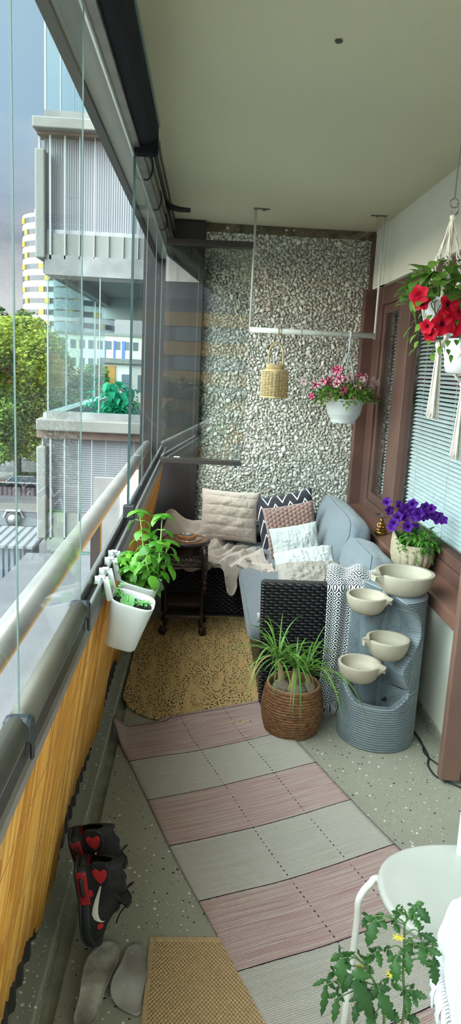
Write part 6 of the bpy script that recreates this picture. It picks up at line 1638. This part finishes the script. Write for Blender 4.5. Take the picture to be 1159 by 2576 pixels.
# knitted throw with fringe
kt = thing('knitted_throw', 'white knitted throw with long fringe hanging at the right edge beside the tomato plant', 'blanket', (.72, 1.24, .3))
t = NT('white_knit'); uv = t.coord('UV'); X = t.xyz(uv)
ka = t.math('ABSOLUTE', t.math('SINE', t.math('MULTIPLY', X[0], PI * 34))); kb = t.math('ABSOLUTE', t.math('SINE', t.math('ADD', t.math('MULTIPLY', X[1], PI * 42), t.math('MULTIPLY', ka, .9))))
t.bsdf((.82, .83, .85), .9, 0, t.bump(t.math('MULTIPLY', ka, kb), .5, .006), .2, .2); M_knit = t.m
tl_ = [py(1150, 2262, 1.27), py(1128, 2330, 1.26), py(1116, 2400, 1.25), py(1118, 2470, 1.24), py(1136, 2560, 1.22), py(1150, 2680, 1.20)]
LP = smooth_path(tl_, 8)
def knit(u, v):
    k = v * (len(LP) - 1); i = min(len(LP) - 2, int(k)); b_ = LP[i].lerp(LP[i + 1], k - i)
    return b_ + Vector((.22 * u, -.05 * u + .012 * math.sin(u * 14 + v * 2), .02 * u - .03 * u * u + .006 * math.sin(u * 9)))
m = MB(); m.grid(knit, 40, 60); o = m.build('cloth', M_knit, kt, True); s_ = o.modifiers.new('thick', 'SOLIDIFY'); s_.thickness = .009
m = MB(); R = random.Random(77)
for i in range(52):
    q = Vector(knit(0, i / 51)); L = R.uniform(.05, .075); m.tube(smooth_path([q + Vector((.006, 0, 0)), q + Vector((-.012, -.004, -.006)), q + Vector((-.016 + R.uniform(-.006, .004), -.006, -L * .55)), q + Vector((-.010 + R.uniform(-.012, .008), -.006, -L))], 4), [.0032] * 12 + [.0018], 5)
m.build('fringe', simple('white_yarn', (.70, .72, .76), .9), kt, True)

# tomato
TYY = 1.25
tm = thing('tomato_plant', 'young tomato plant with lobed leaves and small yellow flowers at the lower right', 'plant', (.43, TYY, 0))
cr_ = lambda x, y, d=0: py(700 + x * .396, 2050 + y * .396, TYY + d)
m = MB(); m.lathe([(0, .0), (.07, .0), (.085, .105), (.09, .11), (.083, .11), (.08, .095), (0, .095)], (.43, TYY, 0), 36); m.build('pot', simple('brown_plastic_pot', (.12, .05, .03), .5), tm, True)
M_tst = simple('fuzzy_green_stem', (.07, .135, .04), .6); st_ = MB()
base = Vector((.43, TYY, .09))
stemA = smooth_path([base, cr_(785, 1328), cr_(792, 1000), cr_(800, 800), cr_(805, 690), cr_(850, 640)], 8); stemB = smooth_path([base + Vector((-.01, 0, 0)), cr_(670, 1320, -.02), cr_(630, 1120, -.02), cr_(575, 1000, -.02), cr_(540, 950, -.02)], 8)
st_.tube(stemA, [.0036 - .0020 * i / len(stemA) for i in range(len(stemA))], 8); st_.tube(stemB, [.0038 - .0022 * i / len(stemB) for i in range(len(stemB))], 8)
lf = MB(); R = random.Random(90)
LV = [((610, 680), (565, 838), 95, 0), ((640, 650), (690, 730), 60, .01), ((740, 690), (768, 755), 55, 0), ((885, 590), (965, 690), 80, -.02), ((865, 660), (905, 735), 60, -.02), ((770, 640), (715, 610), 45, 0), ((760, 600), (800, 640), 35, 0), ((850, 590), (830, 660), 45, 0), ((905, 840), (925, 960), 75, 0), ((820, 880), (828, 1022), 75, -.01), ((742, 925), (752, 1065), 95, -.03), ((985, 955), (1000, 1085), 105, -.01), ((945, 850), (1042, 892), 60, 0), ((905, 755), (1010, 800), 50, 0), ((960, 780), (1015, 840), 40, .01),
      ((395, 915), (400, 1085), 100, -.03), ((425, 930), (460, 990), 50, -.02), ((300, 1080), (272, 1283), 65, -.04), ((372, 1165), (348, 1325), 65, -.04), ((628, 865), (652, 975), 60, 0), ((600, 890), (540, 950), 60, -.01), ((560, 960), (610, 1010), 50, -.01), ((520, 1000), (540, 1080), 70, -.02), ((480, 1050), (600, 1290), 150, -.05), ((640, 1130), (730, 1310), 110, -.04), ((560, 1130), (500, 1260), 80, -.03), ((700, 1240), (770, 1320), 80, -.03), ((850, 1125), (948, 1165), 60, -.01), ((855, 1150), (885, 1228), 45, -.01), ((815, 1140), (835, 1268), 55, -.01), ((400, 885), (490, 870), 45, -.02), ((350, 1000), (310, 1050), 45, -.03), ((690, 860), (730, 920), 50, 0), ((700, 1050), (660, 1060), 40, -.01), ((730, 1080), (790, 1110), 50, -.01), ((820, 1280), (900, 1320), 70, -.02), ((500, 1190), (480, 1330), 60, -.03), ((850, 820), (810, 870), 55, 0), ((560, 650), (530, 720), 50, .01), ((380, 1090), (360, 1150), 30, -.03), ((520, 900), (580, 900), 40, -.01), ((990, 900), (985, 950), 30, 0), ((610, 1270), (560, 1340), 90, -.04)]
def tleaf(b0, tip, W):
    d = tip - b0; L = d.length; d.normalize(); up = Vector((R.uniform(-.5, .5), -.9, .7)); r_ = d.cross(up).normalized(); n_ = r_.cross(d); nl = 12; V = []; F = []
    for i in range(nl + 1):
        t_ = i / nl; w = W * .46 * math.sin(PI * (t_ ** .8 * .96 + .03)) ** .8 * (1 - .34 * (i % 3 == 2) + .08 * (i % 3 == 1)); q = b0 + d * (L * t_) + n_ * (.10 * L * math.sin(PI * t_)); cup = -.22 * w
        V += [q - r_ * w + n_ * cup * 1.2 - d * (.05 * L * (i % 3 == 1)), q - r_ * w * .5 + n_ * (.10 * w), q, q + r_ * w * .5 + n_ * (.10 * w), q + r_ * w + n_ * cup * 1.2]
    for i in range(nl):
        for j_ in range(4): k = i * 5 + j_; F.append((k, k + 1, k + 6, k + 5))
    lf.add(V, F)
allst = stemA + stemB
for (b0, t0, w, d) in LV:
    B0, T0 = cr_(*b0, d), cr_(*t0, d - .02); tleaf(B0, T0, w * .396 / 1790 * 1.42 * 1.0)
    for sg in (-1, 1):
        dd = (T0 - B0); sd_ = dd.cross(Vector((0, -1, .4))).normalized() * sg; k0 = B0 - dd * .10 + Vector((0, .006, 0)); tleaf(k0, k0 + sd_ * dd.length * .42 + dd * .28, w * .55 * .396 / 1790 * 1.42)
    nearest = min(allst, key=lambda q: (q - B0).length + (.05 if q.z > B0.z else 0)); 
    if (nearest - B0).length < .20: st_.tube(smooth_path([nearest, nearest.lerp(B0, .5) + Vector((0, 0, .012)), B0], 5), [.0016] * 5 + [.0013] * 5 + [.0009], 6)
lf.build('leaves', leaf_mat('tomato_leaf', (.014, .060, .012), (.038, .115, .024), .5, .25), tm, True)
st_.build('stems', M_tst, tm, True)
m = MB()
for (x, y) in ((745, 770), (775, 780), (705, 1000), (715, 1015), (520, 960)):
    for k in range(5): a = k * 1.257; m.leaf(cr_(x, y, -.015), (math.cos(a), -.4, math.sin(a)), (0, -1, 0), .010, .004, .3, .1, 3)
m.build('yellow_flowers', simple('yellow_petal', (.62, .50, .04), .6), tm)
